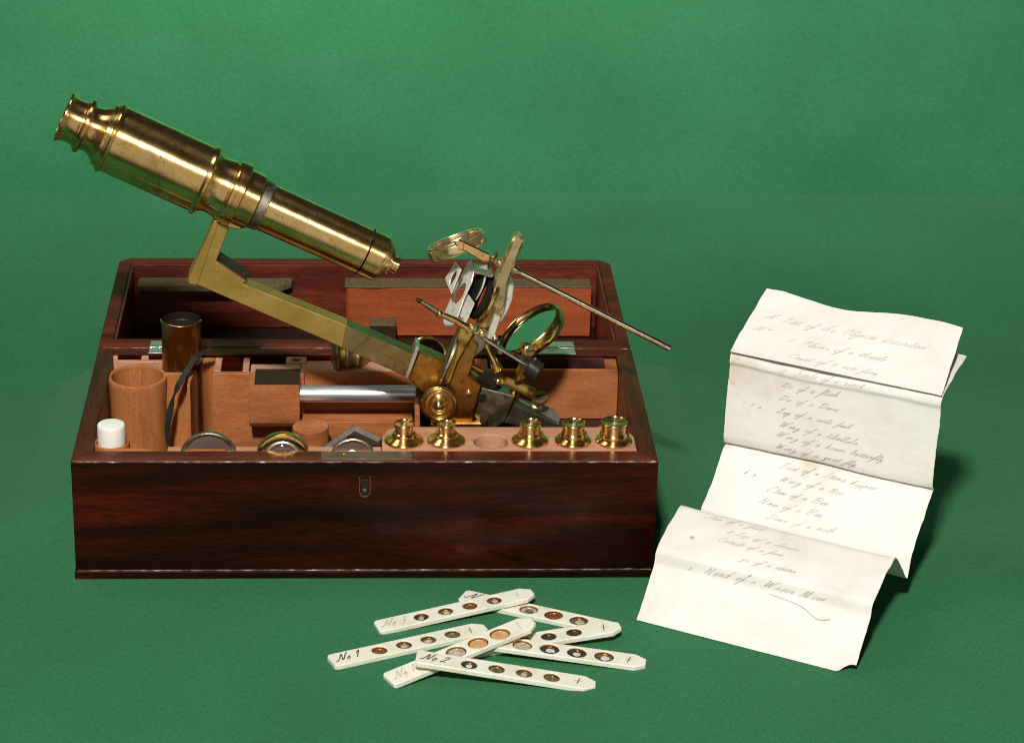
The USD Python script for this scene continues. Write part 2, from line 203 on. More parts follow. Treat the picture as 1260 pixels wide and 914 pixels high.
def slab(poly, o, ex, ey, ez, depth, c=0.0003):
    """A plate: the outline poly (a shapely polygon or points in the ex, ey plane at o), its first face at o and its second at o + depth * ez, edges bevelled by c."""
    if not isinstance(poly, Polygon): poly = Polygon(poly)
    poly = orient(poly.buffer(0) if not poly.is_valid else poly)
    rings = [np.array(poly.exterior.coords)[:-1]] + [np.array(r.coords)[:-1] for r in poly.interiors]
    c = min(c, depth * 0.45)
    levels = [(0.0, c), (c, 0.0), (depth - c, 0.0), (depth, c)]
    o, ex, ey, ez = (np.asarray(q, float) for q in (o, ex, ey, ez))
    V, F, n0 = [], [], 0
    total = sum(len(r) for r in rings)
    for d, cc in levels:
        for r in rings:
            q = offset(r, cc); V.append(o + q[:, :1] * ex + q[:, 1:] * ey + d * ez)
    s = 0
    for r in rings:
        k = len(r); i = np.arange(k); j = (i + 1) % k
        for l in range(3):
            a, b = l * total + s, (l + 1) * total + s
            F += [np.stack([a + i, a + j, b + j], 1), np.stack([a + i, b + j, b + i], 1)]
        s += k
    cap = mapbox_earcut.triangulate_float64(np.vstack([offset(r, c) for r in rings]), np.cumsum([len(r) for r in rings]).astype(np.uint32)).reshape(-1, 3).astype(int)
    F += [cap[:, ::-1], cap + 3 * total]
    m = trimesh.Trimesh(np.vstack(V), np.vstack(F), process=False)
    if m.volume < 0: m.invert()
    return m


def box(x0, x1, y0, y1, z0, z1, c=0.0004): return slab([(x0, y0), (x1, y0), (x1, y1), (x0, y1)], (0, 0, z0), X, Y, Z, z1 - z0, c)
def plan(pts, z0, z1, c=0.0004): return slab(pts, (0, 0, z0), X, Y, Z, z1 - z0, c)


def frame(n, up=(0, 0, 1)):
    n = unit(n); ex = unit(np.cross(up, n)) if abs(np.dot(up, n)) < 0.999 else X
    return ex, np.cross(n, ex), n


def trace(px, p, n, depth, c=0.0003):
    """A plate whose outline is where the corners px stand on the plane through p facing n; it goes back from there."""
    ex, ey, n = frame(n)
    q = np.array([on_plane(a, b, p, n) for a, b in px]) - np.asarray(p, float)
    return slab(np.stack([q @ ex, q @ ey], 1), p, ex, ey, -n, depth, c)


def lathe(profile, o, axis, seg=72, closed=False):
    """Turned work: profile of (distance along the axis, radius)."""
    ax = unit(axis); e1 = unit(np.cross(ax, Z if abs(ax[2]) < 0.9 else X)); e2 = np.cross(ax, e1)
    t = np.linspace(0, 2 * np.pi, seg, endpoint=False); ring = np.cos(t)[:, None] * e1 + np.sin(t)[:, None] * e2
    V = np.vstack([np.asarray(o, float) + s * ax + max(r, 1e-6) * ring for s, r in profile]); F = []
    i = np.arange(seg); j = (i + 1) % seg; n = len(profile)
    for k in range(n if closed else n - 1):
        a, b = k * seg, ((k + 1) % n) * seg
        F += [np.stack([a + i, a + j, b + j], 1), np.stack([a + i, b + j, b + i], 1)]
    m = trimesh.Trimesh(V, np.vstack(F), process=False)
    if m.volume < 0: m.invert()
    return m


def rod(pts, r, seg=16, cap=True):
    """A round bar along pts, radius r (one or one per point)."""
    pts = np.asarray(pts, float); r = np.broadcast_to(np.asarray(r, float), len(pts)); V = []
    tang = np.gradient(pts, axis=0); e = unit(np.cross(tang[0], Z if abs(unit(tang[0])[2]) < 0.9 else X))
    th = np.linspace(0, 2 * np.pi, seg, endpoint=False)
    for p, t, rr in zip(pts, tang, r):
        t = unit(t); e = unit(e - t * np.dot(e, t)); b = np.cross(t, e)
        V.append(p + rr * (np.cos(th)[:, None] * e + np.sin(th)[:, None] * b))
    F = []; i = np.arange(seg); j = (i + 1) % seg
    for k in range(len(pts) - 1):
        a, b = k * seg, (k + 1) * seg
        F += [np.stack([a + i, a + j, b + j], 1), np.stack([a + i, b + j, b + i], 1)]
    n = len(pts) * seg
    V = np.vstack(V + [pts[:1], pts[-1:]])
    F += [np.stack([np.full(seg, n), j, i], 1), np.stack([np.full(seg, n + 1), (len(pts) - 1) * seg + i, (len(pts) - 1) * seg + j], 1)]
    m = trimesh.Trimesh(V, np.vstack(F), process=False)
    if m.volume < 0: m.invert()
    return m


def ball(o, r): m = trimesh.creation.icosphere(2, r); m.apply_translation(o); return m


def sheet(P, N, t):
    """A closed sheet of thickness t from a grid of points P (rows, columns, 3) and their normals N."""
    a, b = P.shape[:2]; idx = np.arange(a * b).reshape(a, b)
    q = np.stack([idx[:-1, :-1], idx[:-1, 1:], idx[1:, 1:], idx[1:, :-1]], -1).reshape(-1, 4)
    f = np.vstack([q[:, [0, 1, 2]], q[:, [0, 2, 3]]]); n = a * b
    edge = np.concatenate([idx[0, :], idx[1:, -1], idx[-1, -2::-1], idx[-2:0:-1, 0]]); nx = np.roll(edge, -1)
    F = np.vstack([f, f[:, ::-1] + n, np.stack([edge, edge + n, nx + n], 1), np.stack([edge, nx + n, nx], 1)])
    return trimesh.Trimesh(np.vstack([(P + N * t / 2).reshape(-1, 3), (P - N * t / 2).reshape(-1, 3)]), F, process=False)


# ------------------------------------------------------------------ the pen: one-stroke letters, joined and slanted like the old hand
G = {'a': (0.9, [[(.7, .85), (.4, 1), (.1, .6), (.15, .1), (.45, .05), (.72, .9), (.7, .15), (.95, .15)]]), 'b': (0.8, [[(0, .2), (.35, 1.7), (.4, 2.2), (.2, 1.6), (.15, .1), (.5, 0), (.65, .6), (.5, .9), (.85, .8)]]),
     'c': (0.7, [[(.6, .8), (.4, 1), (.1, .6), (.15, .1), (.4, 0), (.75, .25)]]), 'd': (0.9, [[(.65, .85), (.35, .95), (.08, .5), (.2, .02), (.5, .2), (.9, 2.1)], [(.75, 1.2), (.65, .15), (.95, .15)]]),
     'e': (0.7, [[(.05, .4), (.5, .6), (.45, 1), (.15, .7), (.15, .1), (.4, 0), (.75, .25)]]), 'f': (0.7, [[(0, .2), (.45, 1.6), (.65, 2.2), (.45, 2.1), (.2, 0), (-.05, -1.1), (-.2, -1.2), (.1, -.2), (.6, .5), (.8, .5)]]),
     'g': (0.85, [[(.65, .85), (.4, 1), (.1, .6), (.2, .05), (.5, .2), (.7, .95), (.45, -.8), (.1, -1.1), (.1, -.8), (.9, .2)]]), 'h': (0.9, [[(0, .2), (.4, 1.8), (.35, 2.2), (.2, 1.5), (.1, 0)], [(.12, .5), (.45, .95), (.6, .8), (.55, .1), (.9, .2)]]),
     'i': (0.5, [[(0, .2), (.25, .95), (.2, .1), (.5, .2)], [(.42, 1.4), (.46, 1.45)]]), 'j': (0.5, [[(0, .2), (.3, .95), (.1, -.9), (-.2, -1.1), (.5, .2)]]), 'k': (0.85, [[(0, .2), (.4, 1.9), (.2, 1.5), (.1, 0)], [(.15, .4), (.5, .9), (.5, .55), (.3, .45), (.6, .05), (.9, .2)]]),
     'l': (0.55, [[(0, .2), (.4, 1.7), (.42, 2.2), (.22, 1.7), (.15, .15), (.3, 0), (.6, .25)]]), 'm': (1.25, [[(0, .3), (.15, .95), (.1, 0)], [(.12, .6), (.4, .95), (.5, .8), (.45, 0)], [(.47, .6), (.8, .95), (.9, .8), (.85, .1), (1.25, .25)]]),
     'n': (0.9, [[(0, .3), (.15, .95), (.1, 0)], [(.12, .6), (.45, .95), (.55, .8), (.5, .1), (.9, .25)]]), 'o': (0.8, [[(.5, .95), (.15, .75), (.1, .15), (.4, 0), (.65, .5), (.5, .95), (.85, .8)]]), 'p': (0.85, [[(.2, .95), (0, -1.0)], [(.12, .6), (.45, .95), (.6, .6), (.4, .05), (.15, .15), (.9, .25)]]),
     'q': (0.8, [[(.65, .8), (.35, 1), (.1, .4), (.35, .05), (.65, .9), (.45, -1.1), (.8, .2)]]), 'r': (0.7, [[(0, .2), (.2, 1.05), (.3, .85), (.55, .9), (.45, .1), (.75, .25)]]), 's': (0.65, [[(0, .2), (.35, 1), (.45, .5), (.3, 0), (.05, .1), (.65, .25)]]),
     't': (0.6, [[(0, .2), (.4, 1.6), (.2, .15), (.6, .25)], [(.05, 1.05), (.6, 1.15)]]), 'u': (0.9, [[(0, .3), (.15, .95), (.12, .15), (.35, 0), (.65, .95), (.6, .1), (.9, .25)]]), 'v': (0.75, [[(0, .7), (.15, .95), (.25, .05), (.6, .9), (.8, .8)]]), 'w': (1.1, [[(0, .7), (.12, .95), (.2, .05), (.5, .9), (.6, .05), (.95, .9), (1.1, .8)]]),
     'x': (0.8, [[(0, .85), (.2, .95), (.55, 0), (.8, .2)], [(.7, .95), (.1, 0)]]), 'y': (0.85, [[(0, .3), (.12, .95), (.12, .2), (.35, .05), (.65, .95), (.3, -1.0), (.05, -1.0), (.85, .2)]]), 'z': (0.7, [[(.05, .9), (.5, .9), (.1, 0), (.4, -.5), (.2, -1), (.7, .2)]]),
     'A': (1.6, [[(-.2, .3), (0, 0), (.5, .8), (1.1, 2.3), (1.0, 0), (1.3, .2)], [(.35, .8), (1.25, .85)]]), 'B': (1.5, [[(.4, 2.1), (.2, 0)], [(-.2, 1.5), (.5, 2.3), (1.2, 2.1), (1.1, 1.3), (.5, 1.1), (1.2, .9), (1.2, .2), (.6, -.05), (.1, .2)]]), 'C': (1.3, [[(1.1, 1.7), (1.0, 2.3), (.4, 1.9), (.05, .8), (.3, .05), (.9, .1), (1.2, .4)]]),
     'D': (1.5, [[(.5, 2.1), (.2, 0)], [(-.1, 1.6), (.6, 2.3), (1.4, 1.6), (1.2, .4), (.5, -.05), (.1, .2), (.4, .25)]]), 'F': (1.2, [[(.1, 1.8), (.3, 2.2), (1.3, 2.2)], [(.75, 2.2), (.4, .1), (.05, .1)], [(.3, 1.1), (1, 1.15)]]), 'G': (1.4, [[(1.1, 1.8), (1, 2.3), (.3, 1.8), (.05, .7), (.4, 0), (1, .5), (1.1, 1.0), (.9, -.8), (.4, -.9)]]),
     'H': (1.7, [[(.1, 1.8), (.5, 2.2), (.2, 0)], [(1.4, 2.3), (1.1, 0), (1.5, .3)], [(.2, 1.1), (1.4, 1.2)]]), 'L': (1.2, [[(.1, 1.6), (.5, 2.3), (.75, 2.1), (.4, .4), (.05, .05), (.6, .15), (1.2, .3)]]), 'M': (1.8, [[(-.1, .2), (.1, .1), (.5, 2.2), (.8, .1), (1.3, 2.2), (1.3, .1), (1.7, .3)]]), 'N': (1.6, [[(-.4, .3), (-.2, 0), (.1, .5), (.4, 2.1), (.9, .1), (1.3, 2.2), (1.6, 2.2)]]),
     'O': (1.4, [[(.8, 2.3), (.2, 1.6), (.1, .4), (.6, 0), (1.2, .8), (1.1, 2), (.7, 2.2), (.9, 1.7)]]), 'P': (1.3, [[(.5, 2.1), (.2, 0)], [(-.1, 1.6), (.6, 2.3), (1.2, 1.9), (.9, 1.2), (.4, 1.1)]]), 'S': (1.1, [[(1.0, 1.9), (.8, 2.3), (.4, 1.8), (.7, .9), (.5, .1), (0, .1), (.2, .4)]]), 'T': (1.2, [[(.1, 1.8), (.4, 2.2), (1.3, 2.2)], [(.85, 2.2), (.5, .1), (.1, .1)]]),
     'W': (2.0, [[(.1, 1.9), (.4, 2.2), (.4, .1), (1.1, 2.0), (1.1, .1), (1.8, 2.2), (2.0, 2.0)]]), '1': (0.7, [[(.1, 1.2), (.45, 1.9), (.3, 0)]]), '2': (1.0, [[(.15, 1.3), (.4, 1.9), (.8, 1.6), (.6, .8), (0, 0), (.4, .15), (1.0, 0)]]), '3': (0.9, [[(.2, 1.6), (.5, 1.9), (.75, 1.5), (.35, 1), (.75, .6), (.5, 0), (.1, .2)]]),
     '5': (0.9, [[(.8, 1.9), (.35, 1.8), (.25, 1.1), (.65, 1), (.6, .2), (.1, .1)]]), '6': (0.9, [[(.7, 1.9), (.2, .9), (.3, 0), (.65, .4), (.4, .9), (.2, .6)]]), '8': (0.9, [[(.6, 1.7), (.3, 1.8), (.3, 1.1), (.65, .6), (.4, 0), (.15, .4), (.7, 1.5), (.6, 1.8)]]), '.': (0.4, [[(.1, .0), (.18, .08)]]), '-': (0.8, [[(.1, .5), (.6, .55)]]),
     '~': (2.4, [[(0, .5), (.8, .7), (1.6, .2), (2.4, .4)]]), 'o.': (0.6, [[(.4, 1.9), (.15, 1.7), (.2, 1.2), (.45, 1.3), (.45, 1.8), (.4, 1.9)]]), '+': (1.4, [[(.7, 2.0), (.68, .1)], [(0, 1.05), (1.4, 1.0)]]), 'lo': (0.6, [[(.35, 1.0), (.1, .6), (.3, .1), (.55, .5), (.35, 1.0), (.6, 1.0)], [(.2, -.3), (.5, -.28)]])}


def smooth_line(p, k=5):
    p = np.asarray(p, float)
    if len(p) < 3: return p
    q = np.vstack([2 * p[0] - p[1], p, 2 * p[-1] - p[-2]]); out = []
    for i in range(1, len(q) - 2):
        a, b, c, d = q[i - 1:i + 3]
        for t in np.linspace(0, 1, k, endpoint=False)[:, None]:
            out.append(0.5 * ((2 * b) + (c - a) * t + (2 * a - 5 * b + 4 * c - d) * t * t + (3 * b - a - 3 * c + d) * t ** 3))
    return np.vstack(out + [p[-1:]])


def pen(text, slant=0.62, r=None, wide=1.0):
    """Strokes of a line of writing, x along the line, the height of a small letter = 1."""
    r = r or rng; x, out = 0.0, []
    k = 0
    while k < len(text):
        ch = text[k]
        if ch == ' ': x += 0.95 * wide; k += 1; continue
        key = text[k:k + 2] if text[k:k + 2] in G else ch
        if key not in G: k += 1; continue
        w, strokes = G[key]; s = 1 + 0.08 * r.standard_normal(); dy = 0.05 * r.standard_normal()
        for st in strokes:
            q = smooth_line(st) * s; q = q + 0.02 * r.standard_normal(q.shape)
            out.append(np.stack([x + q[:, 0] * (0.5 + 0.5 * wide) + slant * q[:, 1], q[:, 1] + dy], 1))
        x += w * s * wide; k += len(key)
    return out


def ink_strokes(strokes, place, width, lift=0.00012):
    """Thin ribbons of ink; place turns flat (x, y) into (points, normals) on the written surface. Down strokes are broader, as a nib leaves them."""
    V, F, n = [], [], 0
    for q in strokes:
        if len(q) < 2: continue
        t = np.gradient(q, axis=0); t /= np.maximum(np.linalg.norm(t, axis=1, keepdims=True), 1e-9); nrm = np.stack([-t[:, 1], t[:, 0]], 1)
        w = width * (0.45 + 0.75 * np.clip(np.abs(t[:, 1]), 0, 1)) / 2
        a, na = place(q + nrm * w[:, None]); b, nb = place(q - nrm * w[:, None])
        V += [a + na * lift, b + nb * lift]; k = len(q); i = np.arange(k - 1)
        F += [np.stack([n + i, n + i + 1, n + k + i + 1], 1), np.stack([n + i, n + k + i + 1, n + k + i], 1)]; n += 2 * k
    return trimesh.Trimesh(np.vstack(V), np.vstack(F), process=False)


# ------------------------------------------------------------------ the setting: a green cloth with the creases it was folded to, rising towards the back
def cloth_z(x, y):
    z = np.zeros_like(x)
    # between the creases the cloth keeps its folded set: one breadth leans back, the next leans forward; it lies flat round the box
    away = np.clip((np.maximum(np.abs(x) - 0.146, np.maximum(-y, y - 0.28)) - 0.004) / 0.04, 0, 1)
    for c, amp, w in ((0.0044, -0.0008, 0.012), (0.3034, 0.0016, 0.045), (0.5880, -0.0006, 0.03)):
        z += amp * np.exp(-np.sqrt((y - c) ** 2 + 0.00006) / w) * (away if c > 0.1 else np.clip((np.abs(x - 0.08) - 0.25) / 0.03, 0, 1))
    left = np.clip((0.02 - x) / 0.1, 0, 1)
    for o in np.linspace(-0.012, 0.012, 9):
        u1, u2 = np.clip((y + o - 0.0044) / 0.299, 0, 1), np.clip((y + o - 0.3034) / 0.2846, 0, 1)
        z += away / 9 * (u1 * (-0.027 - 0.010 * left) + u2 * (0.023 + 0.010 * left))
    d = np.clip(y - (0.588 + 0.004 * (x - 0.1) + 0.002 * np.sin(9 * x)), 0, None)
    z += 0.74 * (np.sqrt(d * d + 4e-5) - 0.0063) + 0.40 * d ** 2
    z += 0.0010 * (meshkit.fbm(np.stack([x * 5, y * 5, 0 * x], -1), 3, 5) - 0.5) * np.clip((y - 0.3) * 4, 0.0, 1)
    return z


EDGE, R0 = -0.178, 0.02                            # the cloth hangs over the front edge of the table; at the back it sweeps up
gx = np.linspace(-1.3, 1.5, 281)
gy = np.unique(np.concatenate([np.linspace(EDGE, 1.15, 170), *[c + np.linspace(-0.05, 0.05, 61) for c in (0.0044, 0.3034, 0.588)]]))
XX, YY = np.meshgrid(gx, gy); P = np.stack([XX, YY, cloth_z(XX, YY)], -1)
ztop = P[-1, :, 2]
rise = [np.stack([gx, np.full_like(gx, 1.15 + t), ztop - 0.4 * t], -1) for t in np.linspace(0.03, 0.3, 6)]
drop = [np.stack([gx, np.full_like(gx, EDGE - R0 * math.sin(a)), -R0 * (1 - math.cos(a)) + 0 * gx], -1) for a in np.linspace(0, math.pi / 2, 7)[1:]]
drop += [np.stack([gx, EDGE - R0 - 0.012 * np.sin(gx * 21) * min(1, t * 4), np.full_like(gx, -R0 - t)], -1) for t in np.linspace(0.04, 0.7, 14)]
P = np.concatenate([np.stack(drop[::-1]), P, np.stack(rise)]); XX = P[..., 0]
idx = np.arange(XX.size).reshape(XX.shape); q = np.stack([idx[:-1, :-1], idx[:-1, 1:], idx[1:, 1:], idx[1:, :-1]], -1).reshape(-1, 4)
cl = obj('green_cloth', (P.reshape(-1, 3), q), 'cloth', smooth=True)
props(cl, 'plain green woven cloth with faint fold creases under everything', kind='structure')

# ------------------------------------------------------------------ the mahogany case
H, D, W2 = 0.0655, 0.1414, 0.145
WF, WS, WB = 0.0115, 0.009, 0.0085
case = thing('instrument_case', 'open dark mahogany box with cedar fittings, its lid laid back behind', 'wooden case', (0, 0.07, 0))
e = 0.00004
zb, FLOOR = 0.0048, 0.008
RT = 0.0012                                     # the top strip of each wall is the lighter, worn rim
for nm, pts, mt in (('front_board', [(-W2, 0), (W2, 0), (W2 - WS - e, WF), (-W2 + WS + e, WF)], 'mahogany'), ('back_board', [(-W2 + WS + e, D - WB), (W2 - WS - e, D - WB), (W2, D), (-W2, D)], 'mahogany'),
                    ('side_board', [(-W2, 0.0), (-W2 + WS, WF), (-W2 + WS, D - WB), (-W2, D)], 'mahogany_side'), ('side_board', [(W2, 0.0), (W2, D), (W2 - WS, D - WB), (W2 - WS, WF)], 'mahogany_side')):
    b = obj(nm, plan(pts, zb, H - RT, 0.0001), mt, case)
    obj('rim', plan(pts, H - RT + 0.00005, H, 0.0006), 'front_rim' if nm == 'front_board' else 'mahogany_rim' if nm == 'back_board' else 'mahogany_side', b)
obj('base_board', box(-W2 - 0.0006, W2 + 0.0006, -0.0008, D + 0.0006, 0.0, zb - 0.0002, 0.0007), 'mahogany', case)
obj('worn_base_edge', box(-W2 + 0.001, W2 - 0.001, -0.00075, 0.0002, zb - 0.00019, zb + 0.00025, 0.0001), 'wear_and_glint', case)
obj('worn_top_edge', box(-W2 + 0.001, W2 - 0.001, -0.00018, 0.0004, H - 0.0011, H - 0.00035, 0.0001), 'wear_and_glint', case)
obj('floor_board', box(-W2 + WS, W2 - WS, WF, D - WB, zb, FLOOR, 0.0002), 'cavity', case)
a, b2 = at_z(395, 563, H), at_z(507, 556, H)
lp = obj('lock_plate', box(a[0], b2[0], 0.0012, 0.0104, H - 0.0006, H + 0.0002, 0.0001), 'dull_plate', case)
k = at_z(423, 560, H); obj('catch', lathe([(0, 0), (0, .0011), (.0006, .0009), (.0007, 0)], (k[0], k[1], H + .0003), Z, 20), 'brass', lp)
# keyhole lined with a thin metal rim
k = at_y(449, 601, 0.0)
s = np.linspace(0, 1, 40); U = [(-.0036, .0072), (-.0030, .0062), (-.0031, 0.0), (-.0028, -.0028), (-.0014, -.0048), (-.0003, -.0050), (0, -.0044), (.0003, -.0050), (.0014, -.0048), (.0028, -.0028), (.0031, 0), (.0029, .0066), (.0034, .0080)]
kh = obj('keyhole', join(slab([(-.0017, .005), (.0017, .005), (.0014, -.001), (.002, -.003), (-.002, -.003), (-.0014, -.001)], (k[0], -0.00015, k[2]), X, Z, Y, .0006, .0001)), 'dark_metal', case)
obj('keyhole_rim', rod([(k[0] + u * .86, -0.0001, k[2] + v * .86) for u, v in smooth_line(U)], .00028, 8), 'dull_plate', kh)
obj('key_pin', lathe([(0, .0011), (.0009, .001), (.0012, 0)], (k[0] - .0001, 0.0, k[2] - .0006), -Y, 16), 'dull_plate', kh)

# the lid lies back, its rim level with the rim of the box
LY0, LY1, LD, LT = 0.1432, 0.2775, 0.046, 0.007
LZ = H - LD
obj('hinge_edge_glint', box(-W2 + .002, W2 - .002, D - .0003, D + .00012, H - .0009, H + .0001, .0001), 'wear_and_glint', case)  # pale strip painted in as the gloss highlight along the hinge line
rc = Polygon([(-W2 - .0003, LY0), (W2 - .0003, LY0), (W2 - .0003, LY1 - .006), (W2 - .0063, LY1), (-W2 + .0057, LY1), (-W2 - .0003, LY1 - .006)]).buffer(-.003).buffer(.003, quad_segs=6)
inner = Polygon([(-W2 + LT, LY0 + .0115), (W2 - LT, LY0 + .0115), (W2 - LT, LY1 - LT), (-W2 + LT, LY1 - LT)])
lid = obj('lid', slab(rc, (0, 0, LZ), X, Y, Z, 0.005, .0006), 'mahogany', case)
obj('lid_wall', slab(Polygon(rc.exterior.coords, [inner.exterior.coords]), (0, 0, LZ + .00505), X, Y, Z, LD - .00505, .0007), 'mahogany_rim', lid)
il = (-W2 + LT + .0002, W2 - LT - .0002, LY0 + .0117, LY1 - LT - .0002)
obj('inner_lining', join(box(il[0], il[1], il[3] - .0012, il[3], LZ + .0052, H - .0012, .0002), box(il[0], il[0] + .0012, il[2], il[3] - .0013, LZ + .0052, H - .0012, .0002), box(il[1] - .0012, il[1], il[2], il[3] - .0013, LZ + .0052, H - .0012, .0002)), 'mahogany_inside', lid)
bz, by = H - .0105, 0.2563
bx0, bx1 = at_y(426, 370, by)[0], at_y(727, 370, by)[0]
blk = [(bx0, by + .0015), (bx0 + .0015, by), (bx1, by), (bx1, il[3] - .0014), (bx0, il[3] - .0014)]
obj('cedar_block', plan(blk, LZ + .0052, bz, .0004), 'red_cedar', lid)
w = 0.0012 * meshkit.fbm(np.stack([np.linspace(0, 14, 40), 0 * np.arange(40), 0 * np.arange(40)], -1), 3, 4)
st = [(x, by - .0006 + ww - .0012 * math.exp(-((i - 5) / 3) ** 2)) for i, (x, ww) in enumerate(zip(np.linspace(bx0 - .0008, bx1, 40), w))]
obj('velvet_strip', plan(st + [(bx1, il[3] - .0015), (bx0 - .0008, il[3] - .0015)], bz + .0001, bz + .0016, .0004), 'olive_velvet', lid)
l0, l1 = at_z(171, 345, bz)[0], at_z(361, 345, bz)[0]
st2 = [(x, by - .0006 + ww) for x, ww in zip(np.linspace(l0, l1 - .009, 30), w)] + [(l1 - .006, by + .0015), (l1 - .001, by + .0065), (l1, il[3] - .0015), (l0, il[3] - .0015)]
obj('velvet_strip', plan(st2, bz - .0028, bz + .0014, .0005), 'olive_velvet', lid)
p0, p1 = at_y(455, 400, by - .009), at_y(487, 400, by - .009)
obj('velvet_pad', box(p0[0], p1[0], by - .0115, by - .0001, LZ + .0052, p0[2], .0005), 'brown_velvet', lid)
obj('pad_top', box(p0[0], p1[0], by - .0117, by - .0001, p0[2] + .0001, p0[2] + .0013, .0004), 'olive_velvet', lid)
k = at_y(525, 367, by); obj('brass_pin', ball((k[0] - .003, by - .0003, k[2]), .0008), 'brass', lid)

# two hinges let into the rims
for x0, x1 in ((at_z(184, 428, H)[0], at_z(242, 428, H)[0]), (at_z(612, 428, H)[0], at_z(707, 428, H)[0])):
    hg = obj('hinge', join(box(x0, x1, D - .0075, D + .0002, H - .0006, H + .00035, .0002), box(x0, x1, LY0 - .0002, LY0 + .0078, H - .0006, H + .00035, .0002)), 'silvered', case)
    n = 5; w = (x1 - x0) / n
    for i in range(n):
        obj('knuckle', rod([(x0 + i * w + .0003, (D + LY0) / 2, H - .0004), (x0 + (i + 1) * w - .0003, (D + LY0) / 2, H - .0004)], .0013, 14), 'steel', hg, smooth=40)

# cedar fittings inside
zt = 0.0635
# rack of objectives along the front right
xr0, xr1 = at_z(470, 552, zt)[0], 0.1357
holes = [(497, 543), (549, 543), (604, 543.6), (652, 543), (705, 543), (755, 543)]
zr = H - .0008
hc = [at_z(px, py, zr) for px, py in holes]
rk = Polygon([(xr0, WF + .0002), (xr1, WF + .0002), (xr1, .030), (xr1 - .003, .0385), (xr1 - .009, .0415), (xr0 + .009, .0418), (xr0 + .003, .0385), (xr0, .030)])
rack_poly = Polygon(rk.exterior.coords, [list(Point(c[0], c[1]).buffer(.0087, quad_segs=10).exterior.coords) for c in hc])
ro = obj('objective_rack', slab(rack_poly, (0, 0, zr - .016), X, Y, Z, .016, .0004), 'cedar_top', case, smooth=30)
obj('rack_floor', box(xr0 + .001, xr1 - .001, WF + .0012, .0405, zr - .0205, zr - .0162, .0003), 'cedar', ro)
# tall socket for the body tube on the left
sc = at_z(169, 462.5, zt)
obj('tube_socket', lathe([(FLOOR, .0158), (.03, .0150), (.05, .0150), (zt - .003, .0156), (zt - .0006, .0157), (zt, .0153), (zt, .0138), (zt - .0006, .0134), (.02, .0131), (.02, .0)], (sc[0], sc[1], 0), Z, 80), 'cedar_upright', case, smooth=40)
vc = at_z(137.5, 543.5, zt - .001)
obj('vial_socket', lathe([(FLOOR, .0090), (zt - .0016, .0090), (zt - .001, .0085), (zt - .001, .0077), (zt - .0016, .0073), (.03, .0072), (.03, 0)], (vc[0], vc[1], 0), Z, 60), 'cedar_upright', case, smooth=40)
tt = np.linspace(0.0, 1, 24); cx0, cx1 = at_z(118, 557, zt)[0], at_z(208, 557, zt)[0]
obj('curved_block', plan([(cx0 + (cx1 - cx0) * t, WF + .0004 + .0085 * math.sin(math.pi * (0.12 + 0.85 * t)) ** 0.8) for t in tt] + [(cx1, WF + .0002), (cx0, WF + .0002)], FLOOR, zt - .0006, .0005), 'cedar', case)
lx0 = at_z(206, 550, zt)[0]
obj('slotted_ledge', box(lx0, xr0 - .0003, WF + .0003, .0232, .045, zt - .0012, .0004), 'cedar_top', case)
# back partitions
yb = 0.1085
pA0, pA1, pB0, pB1, pC1 = at_z(203, 457, zt)[0], at_z(234, 457, zt)[0], at_z(262, 459, zt)[0], at_z(305, 459, zt)[0], at_z(374, 459, zt)[0]
obj('partition', box(pA0, pA1, yb, yb + .0022, FLOOR, zt + .0012, .0003), 'cedar_upright', case)
arc = [(pB0 - .0005 - .0105 * math.cos(a), 0.0935 + .0330 * math.sin(a)) for a in np.linspace(0.0, math.pi / 2, 14)]
obj('curved_partition', plan(arc + [(pB0, .0935 + .0330), (pB0, .1302), (pB0 - .006, .1302), (pB0 - .0125, .112), (pB0 - .0125, .0935)], FLOOR, zt + .0012, .0003), 'cedar_upright', case)
obj('partition', box(pB0 + .0001, pC1, .1112, .1146, FLOOR, zt, .0003), 'cedar', case)
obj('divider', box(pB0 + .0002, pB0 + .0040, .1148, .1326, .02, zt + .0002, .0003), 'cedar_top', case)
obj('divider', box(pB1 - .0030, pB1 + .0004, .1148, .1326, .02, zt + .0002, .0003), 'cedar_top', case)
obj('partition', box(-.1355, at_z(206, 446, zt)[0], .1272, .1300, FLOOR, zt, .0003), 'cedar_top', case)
for px in (140, 178): q0 = at_z(px, 445, zt)[0]; obj('divider', box(q0 - .0019, q0 + .0019, .1301, .1327, .02, zt + .0014, .0003), 'cedar_top', case)
# padded rest that holds the silvered tube
vx0, vx1 = at_z(306, 475, zt)[0], at_z(368.5, 475, zt)[0]
vy0, vy1 = .0951, .1110
prof = [(vy0, zt), (vy0, .0450), (vy0 + .0006, .0418), (vy0 + .003, .0388), (vy0 + .007, .0372), (vy1, .0365), (vy1, zt)]
obj('tube_rest', slab(prof, (vx0, 0, 0), Y, Z, X, vx1 - vx0, .0003), 'cedar', case, smooth=25)
vb = at_z(335, 448, zt)[1]
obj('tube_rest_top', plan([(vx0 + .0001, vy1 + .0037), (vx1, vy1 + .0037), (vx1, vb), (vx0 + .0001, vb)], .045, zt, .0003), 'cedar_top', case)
i0, i1 = at_z(313, 472, zt)[0], vx1 - .0002
obj('velvet_inlay', plan([(i0, vy0 + .0016), (i1, vy0 + .0016), (i1, vb - .008), (i0, vb - .008)], zt - .001, zt + .0009, .0004), 'brown_velvet', case)
